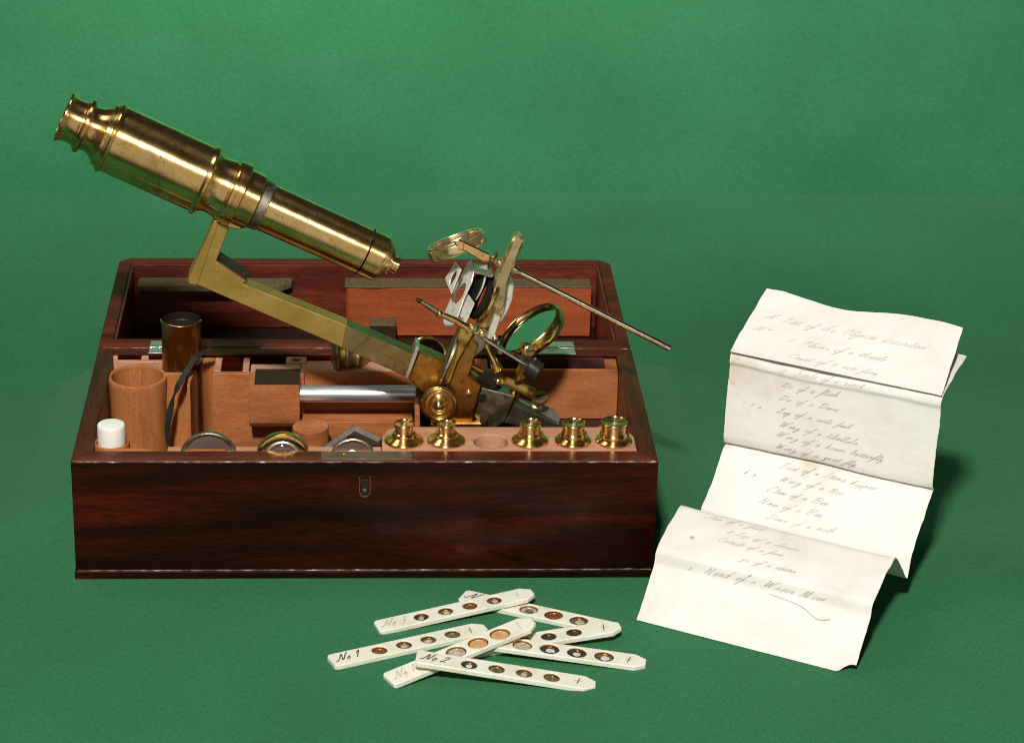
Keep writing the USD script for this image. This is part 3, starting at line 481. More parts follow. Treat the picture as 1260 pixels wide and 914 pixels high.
# ledge across the back with a cradle, and the low step in front of it
gx0, gx1 = vx1 + .0003, at_z(520, 456, zt)[0]
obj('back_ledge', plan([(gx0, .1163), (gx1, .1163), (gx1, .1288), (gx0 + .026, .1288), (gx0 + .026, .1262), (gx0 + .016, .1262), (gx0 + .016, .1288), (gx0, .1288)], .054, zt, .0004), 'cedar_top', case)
obj('ledge_face', box(gx0, gx1, .1150, .1161, FLOOR, zt - .0002, .0003), 'cedar', case)
hb = obj('peg_block', Polygon and slab(Polygon(box_pts := [(vx1 - .008, vb + .0002), (vx1 + .003, vb + .0002), (vx1 + .003, .1322), (vx1 - .008, .1322)], [list(Point(vx1 - .0025, vb + .0042).buffer(.0026, quad_segs=6).exterior.coords)]), (0, 0, .05), X, Y, Z, zt + .001 - .05, .0003), 'cedar_top', case)
s0, s1 = at_z(372, 512, .04), at_z(508, 512, .04)
obj('low_step', box(s0[0], s1[0], .1012, .1148, FLOOR, .040, .0004), 'cedar', case)
obj('upright_strip', box(s1[0] + .0005, s1[0] + .0030, .078, .1012, FLOOR, .0560, .0003), 'cedar', case)
pg = at_z(382, 524, .045)
obj('round_peg', lathe([(FLOOR, .0096), (.0445, .0096), (.045, .0092), (.045, 0)], (pg[0], pg[1], 0), Z, 60), 'cedar', case, smooth=40)
# block with a long recess on the right
q0, q1 = at_z(585, 455, zt)[0], 0.1357
ya = at_z(715, 455, zt)[1] - .0004
w0, w1 = at_z(600, 447, zt)[0], at_z(744, 447, zt)[0]
sb = Polygon([(q0, ya), (q1, ya), (q1, .1326), (w1, .1326), (w1, ya + .0024), (w0, ya + .0024), (w0, .1326), (q0, .1326)])
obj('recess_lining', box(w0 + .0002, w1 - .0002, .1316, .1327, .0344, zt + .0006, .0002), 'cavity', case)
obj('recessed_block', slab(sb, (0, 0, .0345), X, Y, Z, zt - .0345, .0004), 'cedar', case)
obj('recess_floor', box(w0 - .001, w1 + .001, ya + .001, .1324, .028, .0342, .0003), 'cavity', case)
rp = at_z(757, 529, .05)
obj('round_peg', lathe([(FLOOR, .0078), (.0495, .0078), (.05, .0074), (.05, 0)], (min(rp[0], .1275), rp[1], 0), Z, 50), 'cedar', case, smooth=40)

# ------------------------------------------------------------------ five objectives standing in the rack
def objective(ci, r_top, r_neck, r_base, h, label):
    c = hc[ci]; t = thing('objective_lens', label, 'brass lens', (c[0], c[1], zr), 'turned brass objectives standing in the cedar rack')
    z0 = .00005
    obj('mount', lathe([(-.006, 0), (-.006, r_base * .78), (z0, r_base * .80), (z0, r_base * .97), (.0006, r_base), (.0011, r_base * .995), (.0015, r_base * .955), (.0019, r_base * .87), (.0023, r_base * .78), (.0027, r_base * .70), (.0031, r_base * .64), (.0034, max(r_base * .60, r_neck * 1.12)), (.0038, max(r_base * .60, r_neck * 1.13)), (.0047, max(r_base * .59, r_neck * 1.12)), (.0051, max(r_base * .56, r_neck * 1.08)), (.0056, r_neck * 1.02), (.0059, r_neck), (h - .0020, r_neck),
                        (h - .0017, r_top * .98), (h - .0009, r_top), (h - .0002, r_top * .985), (h, r_top * .95), (h - .0001, r_top * .90), (h - .0005, r_top * .86), (h - .0008, r_top * .34), (h - .0010, r_top * .28), (h - .0016, r_top * .27), (h - .0016, 0)], c, Z, 72), 'upright_brass', t, smooth=42)
    c2 = c + np.array([0, 0, h - .0019]); c2[2] = zr + h - .0019
    obj('glass', lathe([(.0, r_top * .27), (.0005, r_top * .18), (.0007, 0)], c2, Z, 32), 'lens', t, smooth=True)
objective(0, .0051, .0045, .0099, .0102, 'brass objective at the left end of the rack with narrow neck and plain dark top')
objective(1, .0047, .0041, .0097, .0101, 'smallest topped brass objective, right below the big brass knob')
objective(3, .0056, .0052, .0094, .0106, 'brass objective just right of the empty hole in the rack')
objective(4, .0061, .0056, .0093, .0106, 'wide topped brass objective between the two others, at tip of the sloping steel arm')
objective(5, .0070, .0065, .0094, .0112, 'broadest brass objective at the right corner of the box')

# ------------------------------------------------------------------ loose pieces kept in the box
t = thing('ivory_vial', 'white ivory round stopper standing in its small socket, front left corner of the box', 'ivory vial', (vc[0], vc[1], .03))
top = at_y(137, 521, vc[1])[2]
obj('vial', lathe([(.0302, 0), (.0302, .0068), (.0615, .0069), (.0617, .0067)], (vc[0], vc[1], 0), Z, 48), 'white_ivory', t, smooth=40)
obj('stopper', lathe([(.0618, .0068), (.0621, .0070), (top - .0012, .0070), (top - .0003, .0066), (top, .0058), (top, 0)], (vc[0], vc[1], 0), Z, 48), 'white_ivory', t, smooth=40)

hx = at_z(225, 447, zt)[0]; hy, hr = .1215, .0108; ht = at_y(225, 402, hy - hr)[2]
t = thing('horn_cup', 'dark brown glossy cylinder standing upright behind the black ribbon', 'horn cylinder', (hx, hy, FLOOR))
obj('cup', lathe([(FLOOR + .0002, 0), (FLOOR + .0002, hr), (zt + .004, hr), (zt + .0045, hr * .985), (ht - .0008, hr * .985)], (hx, hy, 0), Z, 72), 'horn', t, smooth=40)
obj('lip', lathe([(ht - .0008, hr * .985), (ht - .0003, hr * .98), (ht - .0001, hr * .95), (ht - .0006, hr * .92), (ht - .005, hr * .9)], (hx, hy, 0), Z, 72), 'black_matte', t, smooth=40)
obj('lining', lathe([(ht - .004, hr * .89), (ht - .0045, hr * .86), (ht - .005, 0)], (hx, hy, 0), Z, 64), 'dark_metal', t, smooth=40)
obj('rim_glint', rod([(hx + hr * .985 * math.sin(a), hy - hr * .985 * math.cos(a), ht - .0001) for a in np.linspace(-1.45, 1.45, 40)], .00055, 8), 'brass', t, smooth=50)  # brass arc drawn in as the highlight on the front of the horn rim

pts = [at_y(262, 430, .113), at_y(252, 433, .111), at_y(241, 440, .106), at_y(230, 456, .1005), at_y(221, 471, .096), at_y(216, 482, .0945), at_y(212, 494, .0935), at_y(208, 512, .092), at_y(206, 530, .0915), at_y(207.5, 548, .091)]
cen = smooth_line(pts, 8); m = len(cen); ang = np.interp(np.linspace(0, 1, m), [0, .12, .3, .52, .60, .75, 1], [1.3, .9, .55, .7, 1.35, .25, 0.35]); hw = np.interp(np.linspace(0, 1, m), [0, .2, .5, .58, .75, 1], [.0010, .0019, .0021, .0013, .0023, .0013])
hw = hw * .8; T = np.gradient(cen, axis=0); T /= np.linalg.norm(T, axis=1, keepdims=True)
side = np.array([unit(np.cross(tn, Y)) for tn in T]); back = np.cross(T, side)
wd = side * np.cos(ang)[:, None] + back * np.sin(ang)[:, None]
Pg = np.stack([cen - wd * hw[:, None], cen - wd * hw[:, None] * .33, cen + wd * hw[:, None] * .33, cen + wd * hw[:, None]], 1); Ng = np.repeat(np.cross(T, wd)[:, None], 4, 1)
rb = obj('black_ribbon', sheet(Pg, Ng, .0003), 'ribbon', smooth=60); props(rb, 'twisted black ribbon hanging over the cedar partition beside the tall round socket', 'ribbon')

# discs standing in the slots behind the front rim
def standing(name, label, cat, px, pyc, r, y, tilt=0.12): 
    c = at_y(px, pyc, y); n = unit((0, -math.cos(tilt), math.sin(tilt)))
    return thing(name, label, cat, c, 'lens fittings standing in slots behind the front rim'), c, n
t, c, n = standing('lens_disc', 'grey rimmed smoky glass disc standing in its slot, nearest the white stopper', 'glass disc', 257, 566, .0142, .0185)
obj('rim', lathe([(-.0016, .0148), (.0016, .0148), (.0020, .0143), (.0016, .0132), (-.0016, .0132)], c, n, 72, True), 'tarnished_steel', t, smooth=40)
obj('pane', lathe([(-.0008, 0), (-.0008, .0132), (.0008, .0132), (.0008, 0)], c, n, 64), 'smoky_lens', t, smooth=40)
obj('cedar_bar', box(c[0] - .009, c[0] + .0092, c[1] - .0046, c[1] - .0030, zt - .002, zt + .0012, .0003), 'cedar', t)
t, c, n = standing('brass_lens', 'bright brass ring with a lens standing in its slot behind the front rim', 'brass lens', 348, 564, .013, .0185)
obj('ring', lathe([(-.0030, .0122), (-.0030, .0132), (-.002, .0138), (.001, .0138), (.0026, .0131), (.0030, .0122), (.0026, .0106), (.0012, .0098), (-.003, .0098)], c, n, 80, True), 'brass', t, smooth=40)
obj('inner_ring', lathe([(-.001, .0096), (.0016, .0096), (.0022, .0088), (.0016, .0080), (-.001, .0080)], c, n, 64, True), 'silvered', t, smooth=40)
obj('lens', lathe([(-.0005, 0), (-.0005, .0079), (.0003, .0079), (.0014, .005), (.0018, 0)], c, n, 48), 'smoky_lens', t, smooth=True)
# dark framed glass square standing on its corner, and the disc in front of it
t = thing('dark_glass_plate', 'dark framed square of glass standing on its corner, left of the first objective', 'glass plate', at_y(436, 560, .0275), 'lens fittings standing in slots behind the front rim')
pc, pn = at_y(436, 560, .0275), unit((.05, -1, .42))
outer = [(398, 549), (435.5, 523), (470, 539), (472, 560), (436, 585), (398, 565)]
fr = trace(outer, pc, pn, .0022, .0003); obj('pane', fr, 'dark_glass', t)
for a, b in (((398.5, 549), (435.8, 523.6)), ((435.8, 523.6), (470, 539.5))):
    A, B = on_plane(*a, pc, pn), on_plane(*b, pc, pn); d = unit(B - A); up = unit(np.cross(d, pn)); up = up if up[2] < 0 else -up
    obj('frame_bar', slab([(0, -.0002), (np.linalg.norm(B - A), -.0002), (np.linalg.norm(B - A) - .001, .0026), (.001, .0026)], A + pn * .0009, d, up, -pn, .0050, .0003), 'grey_glass', t)
t, c, n = standing('glass_disc', 'dark rimmed glass disc standing in front of the dark glass square', 'glass disc', 434, 567, .0115, .0185)
obj('rim', lathe([(-.0012, .0119), (.0012, .0119), (.0015, .0114), (.0012, .0104), (-.0012, .0104)], c, n, 64, True), 'tarnished_steel', t, smooth=40)
obj('pane', lathe([(-.0006, 0), (-.0006, .0104), (.0006, .0104), (.0006, 0)], c, n, 64), 'smoky_lens', t, smooth=40)
obj('cell', lathe([(-.0004, .0062), (.0016, .0062), (.0020, .0056), (.0016, .0050), (-.0004, .0050)], c, n, 48, True), 'steel', t, smooth=40)

ta, tb = at_y(366, 484.5, .1015), at_y(512, 484.5, .1015)
t = thing('silver_tube', 'polished silvered metal tube lying level with one end in the padded rest', 'metal tube', (ta + tb) / 2)
obj('tube', lathe([(0, 0), (0, .0043), (.0004, .0046), (np.linalg.norm(tb - ta) - .0004, .0046), (np.linalg.norm(tb - ta), .0043), (np.linalg.norm(tb - ta), .0036), (np.linalg.norm(tb - ta) - .01, .0036), (np.linalg.norm(tb - ta) - .01, 0)], ta, tb - ta, 48), 'silver_tube', t, smooth=35)

dc = at_y(409, 448, .1262); dc[2] = zt + .0035
t = thing('brass_eyepiece_cap', 'dark turned brass cap lying in its cradle under the sloping limb', 'brass cap', dc)
obj('cap', lathe([(0, 0), (0, .0092), (.0008, .0106), (.002, .0112), (.0034, .0106), (.0042, .0094), (.0052, .0090), (.0060, .0102), (.0074, .0108), (.0088, .0102), (.0098, .0088), (.0110, .0084), (.0122, .0094), (.0136, .0096), (.0156, .0085), (.0180, .0060), (.0196, .0034), (.0200, 0)], dc, (1, .12, .0), 64), 'dark_brass', t, smooth=45)
rcn = at_y(526, 437.5, .1225)
t = thing('brass_ring', 'round brass lens ring standing behind the joint of the limb', 'brass ring', rcn)
rn = unit((.1, -1, .45))
obj('ring', lathe([(-.003, .0092), (-.003, .0100), (-.0024, .0106), (-.0012, .0107), (-.0008, .0101), (.0012, .0101), (.0016, .0106), (.0030, .0106), (.0036, .0100), (.0034, .0088), (.0016, .0084), (-.003, .0086)], rcn, rn, 72, True), 'brass', t, smooth=40)
obj('lens', lathe([(-.001, 0), (-.001, .0086), (.0, .0086), (.0012, .005), (.0016, 0)], rcn, rn, 48), 'smoky_glass', t, smooth=True)

# ------------------------------------------------------------------ the microscope
YM = 0.070
A0 = at_y(77.6, 143.2, YM); A1 = at_y(484.7, 325.3, YM); ax = unit(A1 - A0); nn = unit(np.cross(Y, ax)); nn = nn if nn[2] > 0 else -nn
turned_metal('tube_brass', BRASS_RAMP, ax)
K = np.linalg.norm(A1 - A0) / math.hypot(484.7 - 77.6, 325.3 - 143.2)
scope = thing('compound_microscope', 'brass compound microscope tilted on its joint, its foot set in the open box', 'microscope', (.045, YM, FLOOR))
def turned(prof): return lathe([(s * K, r * K) for s, r in prof], A0, ax, 112)
obj('eyepiece', turned([(9, 0), (9, 8), (4, 26), (1, 29.5), (0, 30.5), (0, 32), (1.6, 32.6), (3.2, 31.6), (5, 30), (10, 28.2), (16, 27.6), (21, 28.3), (22, 30), (24, 30), (25, 33.5), (27, 35.2), (29.5, 35.4), (31.5, 33.6), (32.5, 30), (36, 28.6), (41, 29.2), (46, 31.8), (51, 36.5), (53, 40), (55, 40.4)]), 'tube_brass', scope, smooth=38)
obj('body_tube', turned([(55, 40.4), (56.5, 40.6), (57.5, 43), (59, 43.4), (60, 45.4), (62, 46.4), (64, 45.8), (65.2, 43.6), (67, 43.2), (183, 42.9), (184.5, 44.4), (186.5, 45.8), (189, 45.6), (190.6, 44)]), 'tube_brass', scope, smooth=38)
obj('neck', turned([(190.6, 44), (191.5, 40.6), (194, 38.8), (199, 36.8), (205, 36.2), (211, 37.2), (216, 38.2), (217.5, 36.4), (219, 37)]), 'tube_brass', scope, smooth=38)
obj('collar', turned([(219, 37), (219.6, 40.2), (221, 41.4), (224.5, 41.4), (225, 40.6), (226, 40.6), (226.6, 41.8), (234, 41.6), (235.4, 40), (235.8, 36.6), (237, 36.4), (255, 36.0), (256.5, 34.5), (257, 31.8)]), 'tube_brass', scope, smooth=38)
obj('silvered_ring', turned([(257, 31.8), (257.6, 32.4), (268.5, 32.2), (269, 31.0)]), 'tarnished_steel', scope, smooth=38)
obj('objective_tube', turned([(269, 31.0), (269.6, 30.4), (404.8, 30.0), (405.2, 28.6)]), 'tube_brass', scope, smooth=38)
obj('nose_cap', turned([(406.6, 28.6), (407, 30.2), (426, 30.2), (428.5, 29.4), (433, 26), (436.5, 22.6), (437, 19.6), (438.6, 19.4), (439, 15.6), (441, 15.4), (442.4, 12.6), (443, 10.6), (447, 10.4), (448, 11.2), (450.5, 11.2), (451.4, 10), (451.4, 4), (446, 3.4), (446, 0)]), 'tube_brass', scope, smooth=38)
# narrow dark slots of the sliding sleeve: two short arcs
for th0, th1 in ((0.9, 1.75), (-1.95, -0.75)):
    th = np.linspace(th0, th1, 14); d = np.cos(th)[:, None] * nn + 0 * ax if False else np.sin(th)[:, None] * nn + np.cos(th)[:, None] * (-Y)
    arc3 = A0 + ax * 405.7 * K + d * 29.9 * K
    obj('slot', rod(arc3, .0006, 8), 'dark_metal', scope, smooth=50)

YL = YM - .0052
def front(px, y, depth, c=.0004): return trace(px, (0, y, 0), -Y, depth, c)
obj('limb', front([(264.5, 273), (282.5, 280), (266, 322), (302, 346.5), (299.5, 350), (427, 401), (421, 428), (411, 423.5), (244, 351.5), (236, 349.5), (233, 345)], YL, .0104, .0005), 'dull_brass', scope)
obj('bracket_plate', front([(263.5, 271), (269.5, 273.5), (243.5, 351), (233, 350.5), (230.6, 346), (231.5, 341)], YL - .0004, .0112, .0005), 'dull_brass', scope)
obj('saddle', front([(262, 268), (268, 258), (300, 270), (296, 283), (283, 281)], YL + .0006, .0092, .0005), 'brass', scope)
obj('stop_block', front([(267.5, 321.5), (270, 316), (303, 338), (303, 345.5)], YL + .0026, .0080, .0004), 'dark_metal', scope)
obj('limb_bar', front([(425, 400.3), (513, 438.2), (500.5, 464.2), (410, 423.4)], YL + .0003, .0104, .0004), 'dark_brass', scope)
obj('end_strap', front([(511.5, 426), (516.5, 428), (502.5, 466), (498, 464)], YL - .0004, .0118, .0003), 'silvered', scope)
obj('joint_block', front([(516, 433), (552, 449), (546, 476), (528, 490), (502.5, 466)], YL + .0004, .0120, .0005), 'brown_brass', scope)
obj('joint_disc', lathe([(-.0012, 0), (-.0012, .0170), (-.0006, .0176), (.0006, .0176), (.0012, .0170), (.0012, 0)], at_y(552, 440, YM + .006), unit(np.array([.93, -.12, -.36])), 72), 'tarnished_steel', scope, smooth=35)
obj('pillar', front([(579, 417), (589, 423), (577, 463), (592.5, 474), (582, 512), (581, 545), (548, 545), (550, 492), (552, 475), (562, 447)], YL - .0010, .0125, .0006), 'brown_brass', scope)
cheek = obj('joint_cheek', front([(567, 404), (582, 411), (572, 436), (557, 470), (546, 474), (549, 450)], YL + .0016, .0110, .0005), 'dull_brass', scope)
k = at_y(577, 483, YL - .001); obj('pin', lathe([(0, .0018), (.0008, .0017), (.0013, .0009), (.0014, 0)], k, -Y, 20), 'pale_brass', scope, smooth=True)
foot = at_y(563, 520, YM); obj('foot', join(box(foot[0] - .014, foot[0] + .012, YM - .009, YM + .010, FLOOR + .0002, .058, .0008), box(foot[0] - .026, foot[0] + .024, YM - .018, YM + .018, FLOOR + .0001, FLOOR + .006, .0008)), 'brown_brass', scope)
# the great milled knob
kc = at_y(540, 496.5, YL - .006)
kn = obj('clamp_knob', lathe([(-.006, 0), (-.006, .0040), (-.0022, .0040), (-.0022, .0084), (-.0014, .0092), (.0004, .0096), (.0014, .0094), (.0019, .0088), (.0019, .0084), (.0024, .0080), (.0019, .0074), (.0008, .0068), (.0008, .0058), (.0016, .0052), (.0020, .0044), (.0018, .0038), (.0024, .0034), (.0038, .0026), (.0047, .0013), (.0049, 0)], kc, (-.04, -1, .04), 96), 'knob_brass', scope, smooth=40)
# tail: dark block and lighter sloping plate that ends at the rack
obj('tail_block', front([(592, 477), (634, 487.5), (620, 520), (600, 531), (583, 512)], YL + .0008, .0110, .0005), 'tarnished_steel', scope)
k = at_y(592.5, 489, YL + .0008); sc2 = obj('screw', lathe([(0, .0027), (.0003, .0027), (.0006, .0023), (.0006, 0)], k, -Y, 24), 'dark_metal', scope, smooth=30)
tp, tn = at_y(660, 505, YM - .001), unit(np.array([.30, -.42, .86]))
obj('tail_plate', trace([(633, 487), (667, 497), (682, 502.5), (690, 514), (687.5, 521.5), (660, 509), (634, 497)], tp, tn, .0018, .0004), 'silvered', scope)
obj('tail_bar', front([(633.5, 497.5), (686.5, 522), (680, 531), (621, 520.5)], YM - .0062, .0090, .0004), 'dark_steel', scope)
ks = at_y(660, 498, YM - .002); kd = unit(np.array([.22, -.45, .87]))
obj('clamp_screw', lathe([(-.001, .0034), (.0010, .0034), (.0016, .0026), (.0040, .0025), (.0044, .0038), (.0052, .0044), (.0068, .0044), (.0076, .0038), (.0078, 0)], ks, kd, 40), 'pale_brass', scope, smooth=40)
kt = ks + kd * .0079; obj('screw_slot', slab([(-.0034, -.0004), (.0034, -.0004), (.0034, .0004), (-.0034, .0004)], kt, *frame(kd)[:2], kd, .0001, .00002), 'dark_metal', scope)
la, lb = at_y(622, 468.5, YM - .004), at_y(656, 484, YM - .002)
obj('link_arm', rod([la, la + (lb - la) * .5, lb], [.0022, .0026, .0030], 16), 'dull_brass', scope, smooth=50)
sl = at_y(612, 469, YM - .003)
obj('black_sleeve', lathe([(-.010, 0), (-.010, .0048), (-.008, .0052), (-.002, .0052), (-.001, .0046), (.0, .0046), (.0008, 0)], sl, (.55, -.8, .15), 40), 'dark_metal', scope, smooth=35)
obj('sleeve_ring', lathe([(-.0004, .0024), (.0016, .0024), (.0022, .0018), (.0022, 0)], sl + unit((.55, -.8, .15)) * .0008, (.55, -.8, .15), 32), 'brass', scope, smooth=35)
obj('cross_bar', rod([at_y(580, 450, YM + .004), at_y(604, 462, YM + .004)], .0016, 12), 'brown_brass', scope, smooth=50)
obj('mirror_stem', rod([at_y(598, 424, YM + .004), at_y(602, 433, YM + .003), at_y(607, 443, YM + .001), at_y(613, 456, YM)], [.0022, .0016, .0022, .0030], 20), 'brass', scope, smooth=50)

# stage and its plates, square to the tube
def plate_at(px, py, y, turn, outline, thick, mat, name, c=.0003, tip=0.0, smooth=False):
    """A plate in the frame (up the stage, across), turned a little about the stage's upright so that its face shows."""
    p = at_y(px, py, y); n = -ax * math.cos(turn) - Y * math.sin(turn); n = unit(n + nn * tip); u = unit(nn - n * np.dot(nn, n)); v = np.cross(n, u)
    return obj(name, slab(outline, p, v, u, -n, thick, c), mat, scope, smooth=smooth)
def disc2(r, n=40, cx=0, cy=0): return [(cx + r * math.cos(t), cy + r * math.sin(t)) for t in np.linspace(0, 2 * np.pi, n, endpoint=False)]
Zp = lambda pts: [(480 + x / 3.5, 250 + y / 3.5) for x, y in pts]
obj('stage', front(Zp(smooth_line([(537, 142), (558, 140), (575, 155), (574, 178), (560, 212), (545, 250), (530, 290), (516, 330), (508, 360), (503, 400), (495, 450), (478, 492), (455, 522), (425, 540), (400, 545), (376, 524), (392, 488), (425, 420), (442, 370), (452, 320), (470, 285), (490, 240), (510, 195), (525, 160)], 3)), YM - .0085, .0075, .0012), 'pale_brass', scope, smooth=25)
plate_at(598, 368, YM - .002, -.05, Polygon(disc2(.0128), [disc2(.0085)]), .0030, 'brass', 'stage_ring', .0008, smooth=30)
plate_at(590, 364, YM - .002, .02, Polygon(disc2(.0122), [disc2(.0080)]), .0026, 'black_matte', 'stage_ring', .0005, smooth=30)
plate_at(587, 353, YM - .003, .06, disc2(.0092), .0008, 'pale_metal', 'spring_plate', .0002, smooth=30)
plate_at(583, 355, YM - .003, .12, disc2(.0088), .0018, 'black_matte', 'stage_ring', .0004, smooth=30)
obj('spring_arm', front(Zp([(362, 288), (440, 300), (444, 318), (430, 322), (404, 312), (366, 304)]), YM - .006, .010, .0003), 'pale_metal', scope)
def slide_plate(px, y, mat, name, hole=None, thick=.0008, turn=.55):
    n = unit(-ax * math.cos(turn) - Y * math.sin(turn) + nn * .10)
    p = at_y(*np.mean(px, 0), y); ex, ey, n = frame(n)
    q = np.array([on_plane(a, b, p, n) for a, b in px]) - p; poly = Polygon(np.stack([q @ ex, q @ ey], 1))
    if hole:
        hq = np.array([on_plane(a, b, p, n) for a, b in hole]) - p; poly = Polygon(poly.exterior.coords, [np.stack([hq @ ex, hq @ ey], 1)])
    return obj(name, slab(poly, p, ex, ey, -n, thick, .0002), mat, scope)
def ell(cx, cy, a, b, deg, n=22):
    t = np.linspace(0, 2 * np.pi, n, endpoint=False); c, s = math.cos(math.radians(deg)), math.sin(math.radians(deg))
    return [(cx + a * math.cos(u) * c - b * math.sin(u) * s, cy + a * math.cos(u) * s + b * math.sin(u) * c) for u in t]
slide_plate(Zp([(335, 252), (350, 246), (361, 290), (351, 340), (316, 415), (282, 508), (258, 536), (232, 531), (226, 490), (255, 420), (290, 340), (318, 282)]), YM - .006, 'pale_metal', 'spring_plate', Zp(ell(299, 388, 50, 15, -63)))
slide_plate(Zp([(278, 250), (305, 286), (262, 390), (235, 326)]), YM - .010, 'pale_metal', 'spring_tab', Zp(ell(271, 320, 32, 8, -66)))
slide_plate(Zp([(330, 385), (362, 430), (321, 521), (290, 470)]), YM - .010, 'pale_metal', 'spring_tab')
obj('stage_stop', front([(608, 389), (615.5, 392), (606.5, 419), (599, 416)], YM - .0175, .0040, .0003), 'pale_metal', scope)
obj('diaphragm', front([(621, 347), (632, 354), (630.5, 368), (624, 384), (617, 396), (609, 400), (612, 380), (617, 362)], YM - .0050, .0140, .0005), 'pale_metal', scope)
obj('stage_bracket', front([(590, 400), (603, 406), (597, 428), (584, 440), (574, 432)], YM - .0040, .0100, .0005), 'tarnished_steel', scope)
# focusing rod that reaches out to the right
r0, r1 = at_y(631, 331, YM - .005), at_y(824.5, 428.8, YM - .005)
turned_metal('rod_brass', [(0.2, (0.66, 0.52, 0.34)), (0.8, (0.86, 0.74, 0.56))], unit(r1 - r0), (0.22, 0.3), 0.9)
rr = [r0 + (r1 - r0) * t for t in (0, .02, .035, .05, .1, .5, .995, 1)]
obj('long_rod', rod(rr, [.0024, .0024, .0017, .0013, .0015, .0016, .0017, .0012], 20), 'rod_brass', scope, smooth=50)
# hinged magnifier on the stage arm
mc = at_y(560.5, 296.5, YM - .006); mn = unit(-CF * .20 + (-.345 * CR + .94 * CU) * .98)
mg = obj('magnifier', lathe([(-.0054, .0138), (-.0054, .0147), (-.0044, .0153), (-.0020, .0155), (-.0004, .0152), (.0, .0147), (.0004, .0150), (.0010, .0150), (.0014, .0144), (.0012, .0134), (.0, .0130), (-.004, .0130)], mc, mn, 80, True), 'pale_brass', scope, smooth=38)
obj('lens', lathe([(-.0026, 0), (-.0022, .006), (-.0014, .0130), (-.0010, .0130), (-.0002, .006), (.0001, 0)], mc, mn, 48), 'clear_glass', mg, smooth=True)
obj('lens_cradle', trace([(559.5, 296), (564, 294.5), (570, 297), (603, 313), (601, 322), (594, 322.5), (566, 306), (559.5, 301)], at_y(575, 305, YM - .022), unit((-.1, -1, .25)), .0024, .0006), 'brass', scope)
k = at_y(567, 303.5, YM - .0225); obj('screw', lathe([(0, .0015), (.0004, .0015), (.0006, .0012), (.0006, 0)], k, unit((-.1, -1, .25)), 20), 'dull_brass', scope, smooth=30)
obj('cradle_link', rod([at_y(598, 318, YM - .0215), at_y(602, 320, YM - .012), at_y(605, 320, YM - .006)], .0020, 12), 'brown_brass', scope, smooth=50)
wc = at_y(606, 320, YM - .006); wax = unit(at_y(640, 334, YM - .006) - wc + np.array([0, -.006, 0]))
obj('washer', lathe([(-.0004, 0), (-.0004, .0046), (-.0001, .0049), (.0004, .0049), (.0007, .0046), (.0007, 0)], wc, wax, 40), 'tarnished_steel', scope, smooth=35)
obj('ball_joint', ball(at_y(615, 323.5, YM - .006), .0026), 'pale_brass', scope, smooth=True)
obj('joint_neck', rod([at_y(606, 320, YM - .006), at_y(626, 329, YM - .005)], .0014, 14), 'pale_brass', scope, smooth=50)
# stage forceps lying across the front of the stage
YF = YM - .024
fp = lambda x, y: at_y(x, y, YF)
obj('forceps_rod', rod([fp(541, 386), fp(560, 394), fp(580, 406)], [.0015, .0018, .0018], 14), 'brass', scope, smooth=50)
obj('forceps_jaw', rod([fp(517, 371), fp(524, 375), fp(534, 381), fp(541, 386)], [.0007, .0012, .0016, .0016], 10), 'tarnished_steel', scope, smooth=50)
obj('forceps_tip', join(ball(fp(516, 370), .0013), rod([fp(511, 366.5), fp(516, 370)], [.0003, .0008], 8)), 'dark_metal', scope, smooth=50)
obj('forceps_collar', ball(fp(541, 386), .0022), 'brass', scope, smooth=True)
obj('forceps_knob', ball(fp(581, 403.5), .0024), 'pale_brass', scope, smooth=True)
obj('forceps_knob', ball(fp(593, 410), .0025), 'pale_brass', scope, smooth=True)
obj('forceps_knob', ball(at_y(609, 416, YF + .004), .0016), 'pale_brass', scope, smooth=True)
obj('forceps_spindle', rod([fp(580, 405.5), fp(615, 429), fp(651, 450.5)], .00095, 12), 'steel', scope, smooth=50)
obj('forceps_post', rod([fp(593, 412), at_y(597, 414, YM - .012), at_y(600, 416, YM - .004)], .0016, 12), 'dull_brass', scope, smooth=50)
f0, fd = fp(650, 450), unit(fp(670, 461) - fp(650, 450))
en = obj('specimen_disc', lathe([(0, 0), (0, .0050), (.0004, .0053), (.0062, .0053), (.0066, .0050), (.0066, 0)], f0, unit(fd - Y * .35), 40), 'dark_metal', scope, smooth=35)
obj('blue_glint', slab([(-.0016, -.0006), (.0018, -.0006), (.0018, .0007), (-.0016, .0007)], f0 + unit(fd - Y * .35) * .0034 + unit(np.cross(unit(fd - Y * .35), Z)) * -.0 + CU * .0046 - CF * .0026, unit(CU * .8 + fd * .5), unit(np.cross(CF, unit(CU * .8 + fd * .5))), -CF, .0004, .0001), 'glint_blue', en)  # blue patch turned to the camera, a painted reflection on the black disc
# mirror in its ring, turned up towards the stage
rc0 = at_y(652, 405, YM + .014); rn = unit(-CF * .41 + (-.62 * CR + .785 * CU) * .91)
mi = obj('mirror_ring', lathe([(-.0070, 0), (-.0070, .0150), (-.0066, .0166), (-.0058, .0178), (-.0044, .0186), (-.0028, .0190), (-.0002, .0190), (.0010, .0188), (.0016, .0180), (.0012, .0172), (.0002, .0167), (-.0006, .0167)], rc0, rn, 96), 'brass', scope, smooth=60)
obj('mirror_glass', lathe([(-.0008, .0167), (-.0008, 0)], rc0, rn, 64), 'mirror', mi)
jn = unit(-CF * .8 + CR * .45 + CU * .2)
obj('mirror_arm', trace([(645, 421), (655, 423), (659.5, 432), (655, 440), (646, 466), (634, 470), (640, 448), (644, 436), (641, 428)], at_y(650, 433, YM - .006), unit((.35, -1, .15)), .0030, .0005), 'brass', scope)
k = on_plane(651.5, 431.5, at_y(650, 433, YM - .006), unit((.35, -1, .15))); jn = unit((.35, -1, .15))
